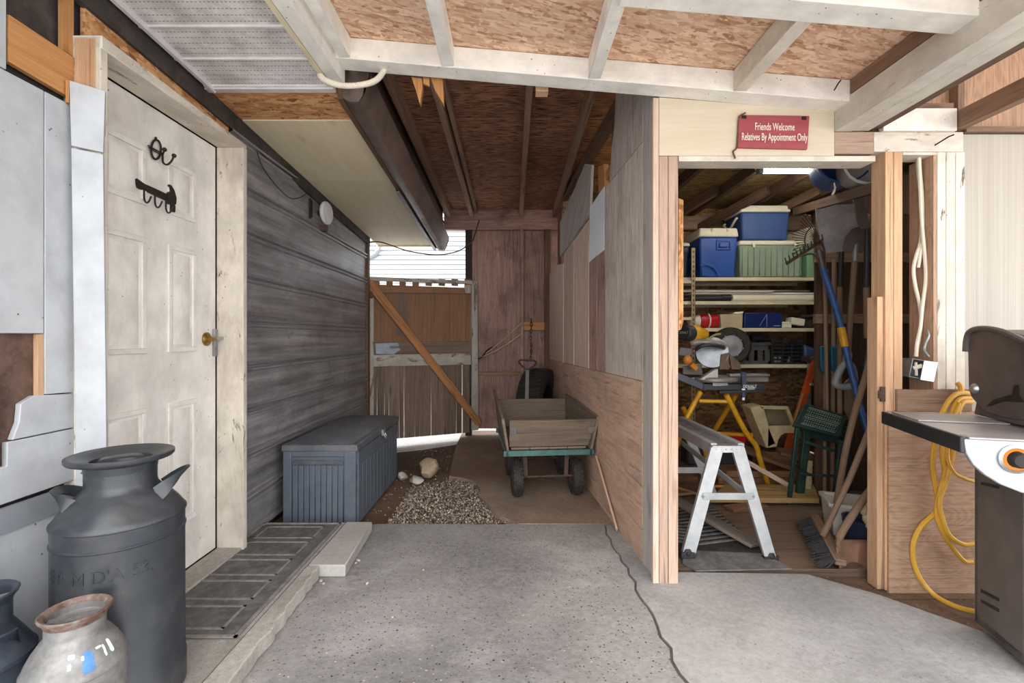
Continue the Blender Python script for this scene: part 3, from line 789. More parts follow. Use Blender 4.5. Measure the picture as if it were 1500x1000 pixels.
m = MB(); m.bx(1.735, 1.764, YF+.01, YF+.075, -.03, 1.36); struct('trim_51', m, MT['natural'], 'short pale stop board on the doorway stud', .002)
m = MB(); m.bx(1.525, 1.71, YF-.001, YF+.09, 2.035, 2.138); struct('trim_52', m, MT['natural_grey'], 'bare end block below the double beam', .002)
m = MB(); m.bx(1.712, 2.135, YF, YF+.10, 2.045, 2.138); m.bx(1.85, 2.135, YF+.002, YF+.10, 2.03, 2.044); struct('trim_53', m, MT['white_worn'], 'white header on the right', .002)
m = MB()
for x0, x1 in ((2.012, 2.052), (2.054, 2.097), (2.099, 2.142)): m.bx(x0, x1, YF, YF+.1, .80, 2.044)
struct('trim_54', m, MT['white_worn'], 'white studs right of the cable', .002)
m = MB(); m.bx(1.995, 2.011, YF+.002, YF+.14, .80, 2.03); struct('trim_55', m, MT['ply_low'], 'plywood return beside the cable')
m = MB(); m.bx(1.81, 2.16, YF-.016, YF-.001, .82, .922); struct('trim_56', m, MT['rafter'], 'brown board on top of the low plywood')
m = MB(); m.bx(1.772, 2.185, YF-.014, YF-.001, -.035, .818, (1, 0, 0)); struct('wall_front.001', m, MT['ply_low'], 'weathered low plywood panel beside the doorway')
m = MB(); m.bx(2.152, 3.1, YF+.02, YF+.035, -.03, 2.135, (0, 0, 1)); struct('wall_front.002', m, MT['white_panel'], 'white grooved wall panel behind the grill')
m = MB(); m.bx(1.75, 2.095, YF-.01, YF+.02, 2.14, 2.245); struct('trim_57', m, MT['white_wood'], 'short white board over the right header')
m = MB(); m.bx(1.75, 3.1, YF+.05, YF+.062, 2.14, 2.95, (0, 0, 1)); struct('wall_front.003', m, MT['ply_low'], 'tan plywood infill under the right roof')
m = MB(); m.bx(2.10, 2.14, .25, YF+.04, 2.15, 2.235, (0, 1, 0)); struct('trim_58', m, MT['rafter'], 'brown rafter on the far right')
m = MB(); m.bx(1.75, 2.09, YF+.0, YF+.045, 2.247, 2.275); m.bx(2.11, 2.14, YF+.0, YF+.045, 2.24, 2.6); m.bx(2.15, 3.1, YF+.0, YF+.045, 2.14, 2.165); struct('trim_59', m, MT['rafter'], 'framing of the tan infill')
m = MB(); m.hexa([(1.69, .2, 2.42), (3.3, .2, 2.75), (3.3, 2.35, 2.75), (1.69, 2.35, 2.42), (1.69, .2, 2.43), (3.3, .2, 2.76), (3.3, 2.35, 2.76), (1.69, 2.35, 2.43)]); struct('ceiling.005', m, MT['osb'], 'roof deck on the far right')

# ---- shed shell
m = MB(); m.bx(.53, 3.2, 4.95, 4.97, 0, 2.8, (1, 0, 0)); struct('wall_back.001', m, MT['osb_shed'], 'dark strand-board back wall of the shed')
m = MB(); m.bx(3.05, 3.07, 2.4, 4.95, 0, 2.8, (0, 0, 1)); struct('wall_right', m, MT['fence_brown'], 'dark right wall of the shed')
m = MB(); m.bx(.75, 3.2, 2.36, 4.97, 2.50, 2.512, (1, 0, 0)); struct('ceiling.006', m, MT['shed_ply'], 'yellowish plywood roof of the shed')
for i, x in enumerate((.95, 1.40, 1.85, 2.30, 2.75)):
    m = MB(); m.bx(x-.02, x+.02, 2.37, 4.95, 2.41, 2.499, (0, 1, 0)); struct('trim_%d' % (60+i), m, MT['dark_wood'], 'dark rafter of the shed roof')
m = MB()
for x in (1.40, 1.85, 2.30):
    m.beam((x+.045, 4.9, 2.27), (x+.45-.045, 4.2, 2.46), .035, .08)
struct('trim_65', m, MT['dark_wood'], 'diagonal truss webs in the shed')
m = MB(); m.bx(.8, 3.05, 4.87, 4.945, 2.26, 2.40); struct('trim_66', m, MT['rafter'], 'plate on the shed back wall')
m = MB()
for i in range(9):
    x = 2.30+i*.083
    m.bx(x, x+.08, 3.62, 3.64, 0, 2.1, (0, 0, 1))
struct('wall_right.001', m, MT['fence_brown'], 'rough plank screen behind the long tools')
m = MB(); m.bx(2.28, 3.05, 3.585, 3.62, 1.73, 1.80); m.bx(2.28, 3.05, 3.585, 3.62, 1.27, 1.34); struct('trim_67', m, MT['rafter'], 'rails on the plank screen')
m = MB(); m.beam((2.31, 3.9, 2.19), (1.99, 2.60, 1.985), .035, .06); struct('trim_68', m, MT['dark_wood'], 'dark overhead rack rail')

m = MB(); m.prism([P(994, 290, 2.42), P(1001, 293, 2.42), P(1001, 470, 2.42), P(998, 482, 2.42), P(994, 484, 2.42)], V((0, .012, 0)), (0, 0, 1)); struct('trim_69', m, MT['osb_dark'], 'ragged strand-board edge inside the shed doorway')
# ================================================================ THINGS, LEFT AND PASSAGE
# ---- entry door (part of the setting)
m = MB(); XD = -1.54
m.bx(XD-.035, XD, 1.668, 2.482, .075, 2.152, (0, 0, 1))
def raised(mb, y0, y1, z0, z1):
    for k, (ins, out) in enumerate(((0, .006), (.018, -.004), (.045, .007))):
        pass
    b, d = .022, .008
    mb.bx(XD, XD+d, y0, y1, z1-b, z1); mb.bx(XD, XD+d, y0, y1, z0, z0+b)
    mb.bx(XD, XD+d, y0, y0+b, z0+b, z1-b); mb.bx(XD, XD+d, y1-b, y1, z0+b, z1-b)
    i, o = .034, .052
    mb.hexa([(XD-.001, y0+i, z0+i), (XD-.001, y1-i, z0+i), (XD-.001, y1-i, z1-i), (XD-.001, y0+i, z1-i),
             (XD+.009, y0+o, z0+o), (XD+.009, y1-o, z0+o), (XD+.009, y1-o, z1-o), (XD+.009, y0+o, z1-o)], (0, 0, 1))
for y0, y1 in ((1.79, 2.005), (2.135, 2.32)):
    for z0, z1 in ((1.72, 1.965), (1.10, 1.585), (.30, .872)): raised(m, y0, y1, z0, z1)
door = struct('door_1', m, MT['door'], 'scuffed white six-panel entry door', .002)
WM[door.name] = Matrix.Translation(door.location)
m = MB(); R = align((1, 0, 0))
m.lathe([(0, .0), (.034, 0), (.034, .006), (.026, .012), (.013, .016), (.011, .03), (.0, .03)], (XD+.001, 2.405, 1.158), R, 24)
m.box((XD+.036, 2.41, 1.158), (.012, .03, .016))
m.build('door_knob', MT['brass'], door, label='brass thumb-turn lock on the white door')
m = MB(); m.bx(XD+.001, XD+.012, 2.455, 2.481, 1.07, 1.21); m.beam((XD+.02, 2.44, 1.16), (XD+.035, 2.487, 1.163), .010, .014)
m.build('latch', MT['galv'], door, .001, label='grey metal slide latch by the door edge')

# coat hook: ring with ball-ended hooks
def dpt(u, v, off=.0):
    return PX(u, v, XD+off)
t = thing('coat_hook', 'black iron ring-shaped coat hook, upper of the two on the white door', 'hook', dpt(232, 220))
ring = [dpt(228.5+7*math.cos(a)-1.5*math.sin(a), 219+14*math.sin(a)+2.5*math.cos(a), .011) for a in [2*PI*i/24 for i in range(24)]]
m = MB(); m.tube(ring, .0045, 8, True)
m.tube([dpt(228, 204, .012), dpt(228.3, 201, .012)], .005, 8)
m.tube([dpt(217, 213, .014), dpt(238, 225, .014)], .003, 6); m.tube([dpt(218, 216, .014), dpt(239, 228, .014)], .003, 6)
m.build('backplate', MT['iron'], t)
for pts in (((238, 227, .012), (239, 238, .02), (245, 241, .04), (251, 236, .055), (255, 228, .06)), ((238, 226, .012), (240, 222, .03), (241, 219, .045))):
    m = MB(); pp = [dpt(*p) for p in pts]; m.tube(cr(pp, 6), .0042, 8); m.ball(pp[-1], .0095, n=12); m.build('hook', MT['iron'], t)
# hammer hook rack
t = thing('hook_rack', 'black hammer-shaped iron hook rack with three hooks, lower on the white door', 'hook', dpt(228, 285))
m = MB()
m.prism([dpt(*p, .010) for p in ((198, 262), (201, 261), (212, 269), (228, 276), (247, 285), (248.5, 287), (247, 295), (230, 287), (210, 278), (200, 275), (198.5, 270))], V((-.010, 0, 0)))
m.build('handle', MT['iron'], t, .001)
m = MB()
m.prism([dpt(*p, .013) for p in ((247, 283), (250, 280), (249, 270), (252, 272), (256, 279), (259, 290), (258.5, 299), (256.5, 300), (257.5, 302), (257, 311), (250, 310), (250, 300), (247, 297))], V((-.012, 0, 0)))
m.build('head', MT['iron'], t, .001)
for u0, v0, d in ((211, 278, 0), (227, 285, 0), (243, 293, 0)):
    m = MB(); m.tube(cr([dpt(u0, v0, .010), dpt(u0+.3, v0+13, .014), dpt(u0+3, v0+18.5, .03), dpt(u0+7, v0+17, .045), dpt(u0+10.5, v0+9.5, .05)], 6), .0035, 8); m.build('hook', MT['iron'], t)

# ---- milk cans
def can(label, x, y, z0, r, zs_, rn, rr, mat, rimmat, name='milk_can'):
    t = thing(name, label, 'milk can', (x, y, z0))
    return t
def place(t): return WM[t.name].translation
# large black can
cx, cy, cz = -1.222, 1.496, .056
t = thing('milk_can', 'tall black milk can with a wide dished lid beside the white door', 'milk can', (cx, cy, cz), 0, 'milk cans by the door')
m = MB(); r = .165
prof = [(0, .0), (.158, .0), (r+.004, .004), (r+.004, .085), (r, .09), (r, .50), (r+.003, .503), (r+.003, .507), (r, .51), (r, .553), (r+.004, .556), (r+.004, .562), (r-.004, .572), (.148, .592), (.122, .622), (.102, .640), (.0935, .652), (.091, .664), (.091, .735)]
m.lathe(prof, (cx, cy, cz), None, 64); m.build('body', MT['can_black'], t)
m = MB()
lid = [(.0, .708), (.072, .708), (.074, .712), (.079, .732), (.112, .744), (.130, .752), (.137, .750), (.137, .740), (.132, .734), (.094, .722), (.0915, .70)]
m.lathe(lid, (cx, cy, cz), None, 56); lidob = m.build('lid', MT['can_black'], t)
m = MB(); d = V((.79, .61, 0)); c0 = V((cx, cy, cz))
hp = [c0+d*(-.062)+V((0, 0, .706)), c0+d*(-.056)+V((0, 0, .728)), c0+d*(-.038)+V((0, 0, .738)), c0+d*(.038)+V((0, 0, .738)), c0+d*(.056)+V((0, 0, .728)), c0+d*(.062)+V((0, 0, .706))]
hp = cr(hp, 5); kk = len(m.v)
for i in range(len(hp)-1): m.beam(hp[i], hp[i+1], .034, .006, (0, 0, 1) if abs((hp[i+1]-hp[i]).normalized().z) < .8 else d)
m.build('lid_grip', MT['can_black'], lidob)
def can_handle(t, c, ang, rb, zb, rout, ztop, w, mat, spread=.55):
    """flared strap handle from the shoulder out and up, arcing round"""
    pts = []
    for k in range(15):
        s = k/14; a = ang+(s-.5)*2*spread
        q = math.sin(PI*s)
        rad = rb+(rout-rb)*(q**.7); z = zb+(ztop-zb)*(q**.8)
        pts.append(V((c[0]+rad*math.cos(a), c[1]+rad*math.sin(a), c[2]+z)))
    mb = MB(); mb._frame(None)
    n = len(pts)
    for k, p in enumerate(pts):
        rad = V((p.x-c[0], p.y-c[1], 0)).normalized()
        q = math.sin(PI*k/(n-1))
        ww = w*(.55+.45*abs(2*k/(n-1)-1))
        up = (rad*(.75*q)+V((0, 0, 1))*(1.0-.2*q)+rad*(-.55*(1-q))).normalized()
        nr = up.cross((pts[min(k+1, n-1)]-pts[max(k-1, 0)]).normalized())
        for a, b in ((-1, -1), (1, -1), (1, 1), (-1, 1)):
            mb.v.append(p+up*ww/2*a+nr*.003*b+nr*(.006 if b*a and False else 0))
    for k in range(n-1):
        for j in range(4):
            mb.face((k*4+j, k*4+(j+1) % 4, (k+1)*4+(j+1) % 4, (k+1)*4+j), True)
    mb.face((0, 1, 2, 3)); mb.face((4*n-4, 4*n-3, 4*n-2, 4*n-1))
    return mb.build('handle', mat, t, smooth=True)
va = math.atan2(-cy, -cx)
can_handle(t, (cx, cy, cz), math.radians(25), .116, .622, .168, .680, .05, MT['can_black'], .5)
can_handle(t, (cx, cy, cz), math.radians(205), .118, .612, .158, .650, .045, MT['can_black'], .55)
# raised letters round the body
for word, a0 in (('E P', -111), ('M', -86), ("D'A", -62), ('53.', -33)):
    vs, fs = text_mesh(word, .050, .0022, 1.0)
    m = MB(); m._frame(None)
    for p in vs:
        a = math.radians(a0)+p.x/r*.94; rr_ = r+.0002+(p.z+.0022)*.55
        m.v.append(V((cx+rr_*math.cos(a), cy+rr_*math.sin(a), cz+.435+p.y)))
    for f in fs: m.face(f)
    m.build('raised_lettering', MT['can_black'], t)

# small galvanised can
cx, cy, cz = -1.128, 1.236, .0555
t = thing('milk_can', 'small galvanised milk can with a rusty rim and blue paint marks', 'milk can', (cx, cy, cz), 0, 'milk cans by the door')
m = MB(); r = .104
m.lathe([(0, 0), (.1, 0), (r+.003, .004), (r+.003, .05), (r, .055), (r, .265), (r+.003, .268), (r+.003, .278), (r-.001, .284), (.099, .296), (.087, .320), (.071, .344), (.0625, .354), (.0615, .362), (.0615, .398)], (cx, cy, cz), None, 56)
body = m.build('body', MT['can_galv'], t)
m = MB(); m.lathe([(.0605, .386), (.0625, .386), (.0665, .396), (.074, .404), (.0755, .409), (.072, .412), (.063, .408), (.059, .400), (.0585, .37)], (cx, cy, cz), None, 48); m.build('rim', MT['rim_rust'], t, label='rust-red rim')
m = MB(); m.lathe([(0, .380), (.054, .380), (.0585, .384), (.0588, .40)], (cx, cy, cz), None, 40); lid = m.build('lid', MT['can_galv'], t)
m = MB(); d = V((.85, .53, 0)); c0 = V((cx, cy, cz)); m.beam(c0-d*.055+V((0, 0, .390)), c0+d*.055+V((0, 0, .390)), .020, .008); m.build('lid_grip', MT['can_galv'], lid)
def patch(mb, cx, cy, cz, prof, a0, a1, s0, s1, seed, off=.0012):
    """irregular paint patch following a lathe profile; s = arc position"""
    rnd = random.Random(seed); L = [0]
    for i in range(1, len(prof)): L.append(L[-1]+math.hypot(prof[i][0]-prof[i-1][0], prof[i][1]-prof[i-1][1]))
    def at(s):
        s = max(0, min(L[-1]-1e-6, s))
        for i in range(1, len(L)):
            if s <= L[i]:
                k = (s-L[i-1])/(L[i]-L[i-1]); a, b = prof[i-1], prof[i]
                nx, nz = (b[1]-a[1]), -(b[0]-a[0]); l = math.hypot(nx, nz)
                return a[0]+(b[0]-a[0])*k+nx/l*off, a[1]+(b[1]-a[1])*k+nz/l*off
    n = 9; k0 = len(mb.v)
    for i in range(n):
        s = s0+(s1-s0)*i/(n-1)
        e = 1 if 0 < i < n-1 else .62
        j0 = a0+(a1-a0)*(rnd.uniform(0, .13)+(1-e)*.5); j1 = a1-(a1-a0)*(rnd.uniform(0, .13)+(1-e)*.5)
        for j in range(5):
            a = j0+(j1-j0)*j/4; rr, z = at(s)
            mb.v.append(V((cx+rr*math.cos(a), cy+rr*math.sin(a), cz+z)))
    mb._frame(None)
    for i in range(n-1):
        for j in range(4): mb.face((k0+i*5+j, k0+i*5+j+1, k0+(i+1)*5+j+1, k0+(i+1)*5+j), True)
shp = [(r, .284), (.099, .296), (.087, .320), (.071, .344), (.0625, .354)]
ca = math.degrees(math.atan2(-cy, -cx))
m = MB()
patch(m, cx, cy, cz, shp, math.radians(ca-7+13), math.radians(ca+9+13), .003, .052, 4)
m.build('blue_paint_mark', m_plain('blue_paint', '4f82bd', .5, 0, .2, 40), body, label='blue paint mark')
m = MB()
for a, b, s0, s1, sd in ((-22, -12, .045, .056, 1), (-21, -16, .022, .036, 2), (-5, -1, .034, .045, 3), (24, 28, .02, .05, 5), (33, 40, .02, .056, 6), (15, 24, .046, .052, 7)):
    m = MB(); patch(m, cx, cy, cz, shp, math.radians(ca+a+11), math.radians(ca+b+11), s0, s1, sd, .0013); m.build('paint_fleck', MT['fleck'], body, label='pale blue-white paint fleck')

# dark blue can at the picture edge
cx, cy, cz = -1.364, 1.212, .0555
t = thing('milk_can', 'blue-black milk can with a plain open rim, leftmost of the cans', 'milk can', (cx, cy, cz), 0, 'milk cans by the door')
m = MB(); r = .112
m.lathe([(0, 0), (.108, 0), (r+.003, .004), (r+.003, .06), (r, .065), (r, .285), (r+.004, .288), (r+.004, .300), (r, .304), (.105, .316), (.093, .338), (.077, .365), (.070, .376), (.069, .385), (.069, .44)], (cx, cy, cz), None, 56)
m.build('body', MT['can_blue'], t)
m = MB(); m.lathe([(.069, .43), (.074, .443), (.081, .451), (.083, .457), (.079, .460), (.070, .455), (.0665, .448), (.066, .40)], (cx, cy, cz), None, 48); m.build('rim', MT['can_blue'], t)
m = MB(); m.lathe([(0, .404), (.060, .404), (.066, .41), (.0664, .43)], (cx, cy, cz), None, 40); lid = m.build('lid', MT['can_blue'], t)
m = MB(); c0 = V((cx, cy, cz)); d = V((.75, .66, 0)); m.beam(c0-d*.062+V((0, 0, .438)), c0+d*.062+V((0, 0, .438)), .022, .006); m.build('lid_grip', MT['can_galv'], lid, label='bare metal grip bar')
can_handle(t, (cx, cy, cz), math.radians(-25), .08, .335, .118, .375, .04, MT['can_blue'], .7)

# ---- mat on the landing
m = MB(); mx0, mx1, my0, my1 = -1.475, -1.015, 1.76, 2.84
m.bx(mx0, mx1, my0, my1, .0555, .061, (0, 1, 0))
matob = tag(m.build('door_mat', MT['rubber_mat'], None, .002), 'dusty black rubber mat with raised rectangles on the landing', 'mat')
m = MB()
for i in range(5):
    for j in range(1):
        y0 = my0+.05+i*.205; x0 = mx0+.05
        for (a, b, c, d) in ((x0, mx1-.08, y0, y0+.010), (x0, mx1-.08, y0+.15, y0+.16), (x0, x0+.01, y0, y0+.16), (mx1-.09, mx1-.08, y0, y0+.16)):
            m.bx(a, b, c, d, .0608, .0648)
m.bx(mx0, mx1, my0, my0+.012, .0608, .066); m.bx(mx0, mx1, my1-.012, my1, .0608, .066); m.bx(mx1-.012, mx1, my0, my1, .0608, .066); m.bx(mx0, mx0+.012, my0, my1, .0608, .066)
WM[matob.name] = Matrix.Translation(matob.location)
m.build('raised_border', m_plain('mat_ribs', '84817e', .85, 0, .2, 20, .2, .7, 'aaa6a2'), matob)

# ---- deck box
bx0, bx1, by0, by1 = -1.432, -.972, 2.99, 4.06
rz = 0
t = thing('storage_box', 'slate grey plastic storage box against the siding', 'storage box', ((bx0+bx1)/2, (by0+by1)/2, -.03))
m = MB(); zb, zt = -.03, .452
ti = .014
m.hexa([(bx0+ti, by0+ti, zb), (bx1-ti, by0+ti, zb), (bx1-ti, by1-ti, zb), (bx0+ti, by1-ti, zb), (bx0, by0, zt), (bx1, by0, zt), (bx1, by1, zt), (bx0, by1, zt)])
body = m.build('body', MT['deck'], t, .008)
m = MB()
w = (bx1-bx0)
m.bx(bx0+.004, bx0+.055, by0-.012, by0+.02, zb+.01, zt+.004); m.bx(bx1-.075, bx1-.004, by0-.012, by0+.02, zb+.01, zt+.004)
m.bx(bx0+.056, bx1-.076, by0-.0115, by0+.02, zt-.03, zt+.003)
for i in range(9):
    x0 = bx0+.060+i*(w-.14)/9
    m.bx(x0, x0+(w-.14)/9-.005, by0-.004, by0+.02, zb+.012, zt-.085)
m.build('end_panel', MT['deck'], t, .003)
m = MB(); m.hexa([(bx0+.058, by0-.010, zt-.082), (bx1-.078, by0-.010, zt-.082), (bx1-.078, by0+.01, zt-.074), (bx0+.058, by0+.01, zt-.074), (bx0+.07, by0-.014, zt-.062), (bx1-.09, by0-.014, zt-.062), (bx1-.09, by0+.01, zt-.045), (bx0+.07, by0+.01, zt-.045)]); m.build('hand_grip', MT['deck_top'], t, .002)
m = MB()
for i in range(12):
    y0 = by0+.03+i*(by1-by0-.06)/12
    m.bx(bx1-.010, bx1+.003, y0, y0+(by1-by0-.06)/12-.004, zb+.02, zt-.09)
m.bx(bx1-.010, bx1+.006, by0+.02, by1-.02, zt-.086, zt-.005)
m.build('front_panel', MT['deck'], t, .002)
m = MB()
m.hexa([(bx0-.008, by0-.016, zt+.002), (bx1+.012, by0-.016, zt+.002), (bx1+.012, by1+.014, zt+.002), (bx0-.008, by1+.014, zt+.002), (bx0-.004, by0-.012, zt+.044), (bx1+.006, by0-.012, zt+.044), (bx1+.006, by1+.010, zt+.044), (bx0-.004, by1+.010, zt+.044)])
m.hexa([(bx0+.02, by0+.02, zt+.043), (bx1-.03, by0+.02, zt+.043), (bx1-.03, by1-.02, zt+.043), (bx0+.02, by1-.02, zt+.043), (bx0+.07, by0+.06, zt+.062), (bx1-.07, by0+.06, zt+.062), (bx1-.07, by1-.06, zt+.062), (bx0+.07, by1-.06, zt+.062)])
m.build('lid', MT['deck_top'], t, .006, label='dusty slate lid')
m = MB(); yl = 3.56; m.bx(bx1+.010, bx1+.022, yl-.03, yl+.03, zt-.012, zt+.03); m.tube(cr([V((bx1+.02, yl-.02, zt+.0)), V((bx1+.035, yl-.015, zt-.03)), V((bx1+.035, yl+.015, zt-.03)), V((bx1+.02, yl+.02, zt))], 5), .006, 8)
m.build('latch', MT['galv'], t, label='small grey metal latch')

# ---- rocks
def rock(label, c, s, seed, mat, rz=0):
    rnd = random.Random(seed); m = MB()
    m.ball((0, 0, 0), 1, (1, 1, 1), 10)
    planes = [(V((rnd.gauss(0, 1), rnd.gauss(0, 1), rnd.gauss(0, 1))).normalized(), rnd.uniform(.55, .85)) for _ in range(12)]
    out = []
    for p in m.v:
        for nn, dd in planes:
            k = p.dot(nn)-dd
            if k > 0: p = p-nn*k*.92
        out.append(p)
    Rz = Matrix.Rotation(rz, 3, 'Z')
    zmin = min(p.z*s[2] for p in out)
    m.v = [V(c)+Rz @ V((p.x*s[0], p.y*s[1], p.z*s[2]-zmin)) for p in out]
    o = m.build('rock', mat, None, smooth=False); tag(o, label, 'rock', 'rocks by the gravel'); return o
rock('large tan angular rock behind the gravel', (-.69, 4.02, -.02), (.115, .10, .095), 5, MT['rock'], .4)
rock('smooth pale rock left of the large tan rock', (-.765, 3.84, -.02), (.07, .055, .045), 8, MT['rock_pale'], -.2)
rock('small pale rock beside the storage box corner', (-.92, 4.0, -.034), (.055, .045, .04), 12, MT['rock_pale'], .9)
rnd = random.Random(4)
i = 0
for u, v, s in ((525, 822, .013), (521, 826, .010), (470, 852, .012), (474, 856, .009), (538, 856, .010), (620, 835, .007), (575, 905, .007)):
    p = PZ(u, v); rock('grey pebble lying on the slab near the paving slab' if i < 5 else 'grey pebble lying alone in the middle of the slab', (p.x, p.y, 0), (s, s*.8, s*.7), 20+i, MT['rock_pale'], i)['group'] = 'loose pebbles by the paving slab' if i < 5 else 'loose pebbles on the open slab'
    i += 1
# gravel patch
m = MB(); m._frame(None); rnd = random.Random(9)
ico = [(0, 0, 1), (0, 0, -1)]+[(math.cos(a)*.9, math.sin(a)*.9, .35*((-1)**k)) for k, a in enumerate([2*PI*i/6 for i in range(6)])]
icf = [(0, 2+k, 2+(k+1) % 6) for k in range(6)]+[(1, 2+(k+1) % 6, 2+k) for k in range(6)]
def peb(x, y, z, s):
    k = len(m.v); R = Euler((rnd.uniform(0, 6), rnd.uniform(0, 6), rnd.uniform(0, 6))).to_matrix()
    sc = V((rnd.uniform(.7, 1.2), rnd.uniform(.6, 1), rnd.uniform(.5, .9)))*s
    for q in ico:
        w = R @ V((q[0]*sc.x, q[1]*sc.y, q[2]*sc.z)); m.v.append(V((x, y, z))+w)
    for f in icf: m.face([k+a for a in f], False)
def redge(y):
    pts = [(2.99, .05), (3.06, -.02), (3.13, -.10), (3.25, -.14), (3.4, -.19), (3.53, -.25), (3.66, -.24), (3.86, -.30), (3.95, -.40), (4.05, -.52)]
    for a, b in zip(pts, pts[1:]):
        if y <= b[0]: return a[1]+(b[1]-a[1])*(y-a[0])/(b[0]-a[0])
    return -.52
for i in range(5200):
    y = 2.995+(rnd.random()**1.1)*1.0
    x0, x1 = -.80, redge(y)
    x = x0+(x1-x0)*rnd.random()
    if y > 3.9 and x < -.55: continue
    peb(x, y, -.033+rnd.random()*.018, rnd.uniform(.005, .0115)*(1.25 if rnd.random() < .1 else 1))
for i in range(260):                     # scattered beyond
    y = rnd.uniform(3.0, 5.2); x = rnd.uniform(-.98, -.55)
    peb(x, y, -.034, rnd.uniform(.004, .011))
o = m.build('gravel', MT['pebble'], None, smooth=False); tag(o, 'mixed grey-brown gravel filling the gap between slab and path', 'gravel', kind='stuff')

# ---- gate
gbase = PG(620, 640)
t = thing('gate', 'old timber gate with a plywood top, plank bottom and diagonal brace', 'gate', (gbase.x, gbase.y, .06))
GN = V((.446, -.899, 0)).normalized()      # towards the passage
def gp(mb, quad, off, th, grain=None):
    mb.prism([PG(u, v, off) for u, v in quad], -GN*th, grain)
m = MB(); gp(m, ((541, 404.5), (697, 411), (697, 416), (541, 410.5)), -.02, .035); m.build('top_rail', MT['gate_white'], t, .003)
for i in range(8):
    u = 548+i*19.2; m = MB(); gp(m, ((u, 408), (u+9, 408.4), (u+9, 418.5), (u, 418)), -.026, .02); m.build('spacer_block', MT['gate_ply'], t)
m = MB(); gp(m, ((541, 415.5), (693, 421), (693, 503), (541, 504)), -.05, .012, (0, 0, 1)); m.build('plywood_panel', MT['gate_ply'], t)
m = MB(); gp(m, ((546, 416), (690, 421), (690, 430), (546, 428)), -.03, .018); m.build('upper_batten', MT['gate_ply'], t, .002)
m = MB(); gp(m, ((582, 428), (597, 428), (597, 491), (582, 491)), -.045, .01); m.build('dark_batten', MT['gate_plank'], t)
m = MB(); gp(m, ((548, 501), (692, 499), (692, 519), (548, 521)), -.045, .016); strip = m.build('dark_board', MT['gate_plank'], t)
m = MB(); gp(m, ((551, 503), (584, 502), (588, 512), (578, 519), (552, 518)), -.0435, .0016); m.build('paint_patch', m_wood('pale_blue_paint_patch', '6c6058', '8d847c', paint='aab3c2', peel=.42), strip, label='pale blue paint patch')
m = MB()
us = [541, 554, 565, 571.5, 587, 594, 610, 617, 634, 652, 671, 680, 691]
rnd = random.Random(2)
for a, b in zip(us, us[1:]):
    ge = rnd.choice((.35, .5, .3, .9))
    gp(m, ((a, 510), (b-ge, 510), (b-ge-.2, 633.5+(700-b)*.085), (a+.2, 633.5+(700-a)*.085)), -.05, .018)
m.build('lower_planks', MT['gate_plank'], t)
m = MB(); gp(m, ((548, 520), (691, 517), (691, 534), (548, 537)), -.022, .03); m.build('middle_rail', MT['gate_white'], t, .003)
m = MB(); gp(m, ((539.5, 435), (548, 435), (548, 648), (539.5, 648)), -.018, .035); m.build('stile', MT['gate_white'], t, .003)
m = MB(); gp(m, ((692, 411), (700, 411.5), (702, 630), (692.5, 631)), -.018, .035); m.build('stile', MT['gate_white'], t, .003)
m = MB(); gp(m, ((539, 408), (547, 412), (704, 614), (703, 624), (697, 622), (539, 422)), .012, .03); m.build('brace', MT['brace'], t, .003, label='orange-brown diagonal brace')
m = MB(); gp(m, ((537, 427), (546, 427), (546, 437), (537, 437)), .016, .006); m.tube([PG(540, 426, .02), PG(540, 438, .02)], .008, 8); m.build('hinge', MT['rust'], t)
m = MB(); gp(m, ((681, 417), (690, 417), (690, 429), (683, 429)), -.012, .02); m.build('corner_block', MT['gate_white'], t)

# cord from gate to wall nailer
a, b = PG(701, 524, .02), V((.115, 5.60, 1.335)); b2 = V((.115, 5.60, 1.21))
t = thing('tie_cord', 'thin tan cord tied from the gate edge to the wall stud', 'cord', a)
m = MB()
m.tube([a+(b-a)*i/6+V((0, 0, -.02*math.sin(PI*i/6))) for i in range(7)], .006, 6); m.tube([a+(b2-a)*i/6+V((0, 0, -.03*math.sin(PI*i/6))) for i in range(7)], .006, 6)
m.build('cord', m_plain('tan_cord', 'c4ab92', .8), t)
m = MB(); d = (b-a).normalized(); m.tube(cr([a-d*.02, a+d*.05+V((0, 0, -.012)), a+d*.12+V((0, 0, .008)), a+d*.2], 5), .009, 8); m.build('hook', MT['iron'], t, label='black metal hook')
# amber block and chain on the back wall
m = MB(); m.bx(.137, .384, 5.62, 5.70, 1.245, 1.345)
tag(m.build('timber_block', MT['orange'], None, .004), 'short amber timber block screwed across the back wall studs', 'block')
m = MB(); z = 1.355; k = 0
cxn, cyn = .222, 5.595
t = thing('chain', 'rusty chain hanging from the amber block above the tyre', 'chain', (cxn, cyn, .9))
while z > .90:
    mm = MB(); L, W = .026, .012
    pts = []
    for i in range(16):
        a = 2*PI*i/16; px, pz = W*math.cos(a), L*math.sin(a)
        pts.append(V((cxn+(px if k % 2 else 0)+.004*math.sin(k), cyn+(0 if k % 2 else px), z+pz)))
    mm.tube(pts, .0045, 6, True); mm.build('link', MT['rust'], t); z -= .040; k += 1
m = MB(); m.tube([V((cxn, 5.63, 1.352)), V((cxn, cyn-.005, 1.362)), V((cxn, cyn-.012, 1.385))], .005, 6); m.build('nail', MT['iron'], t)

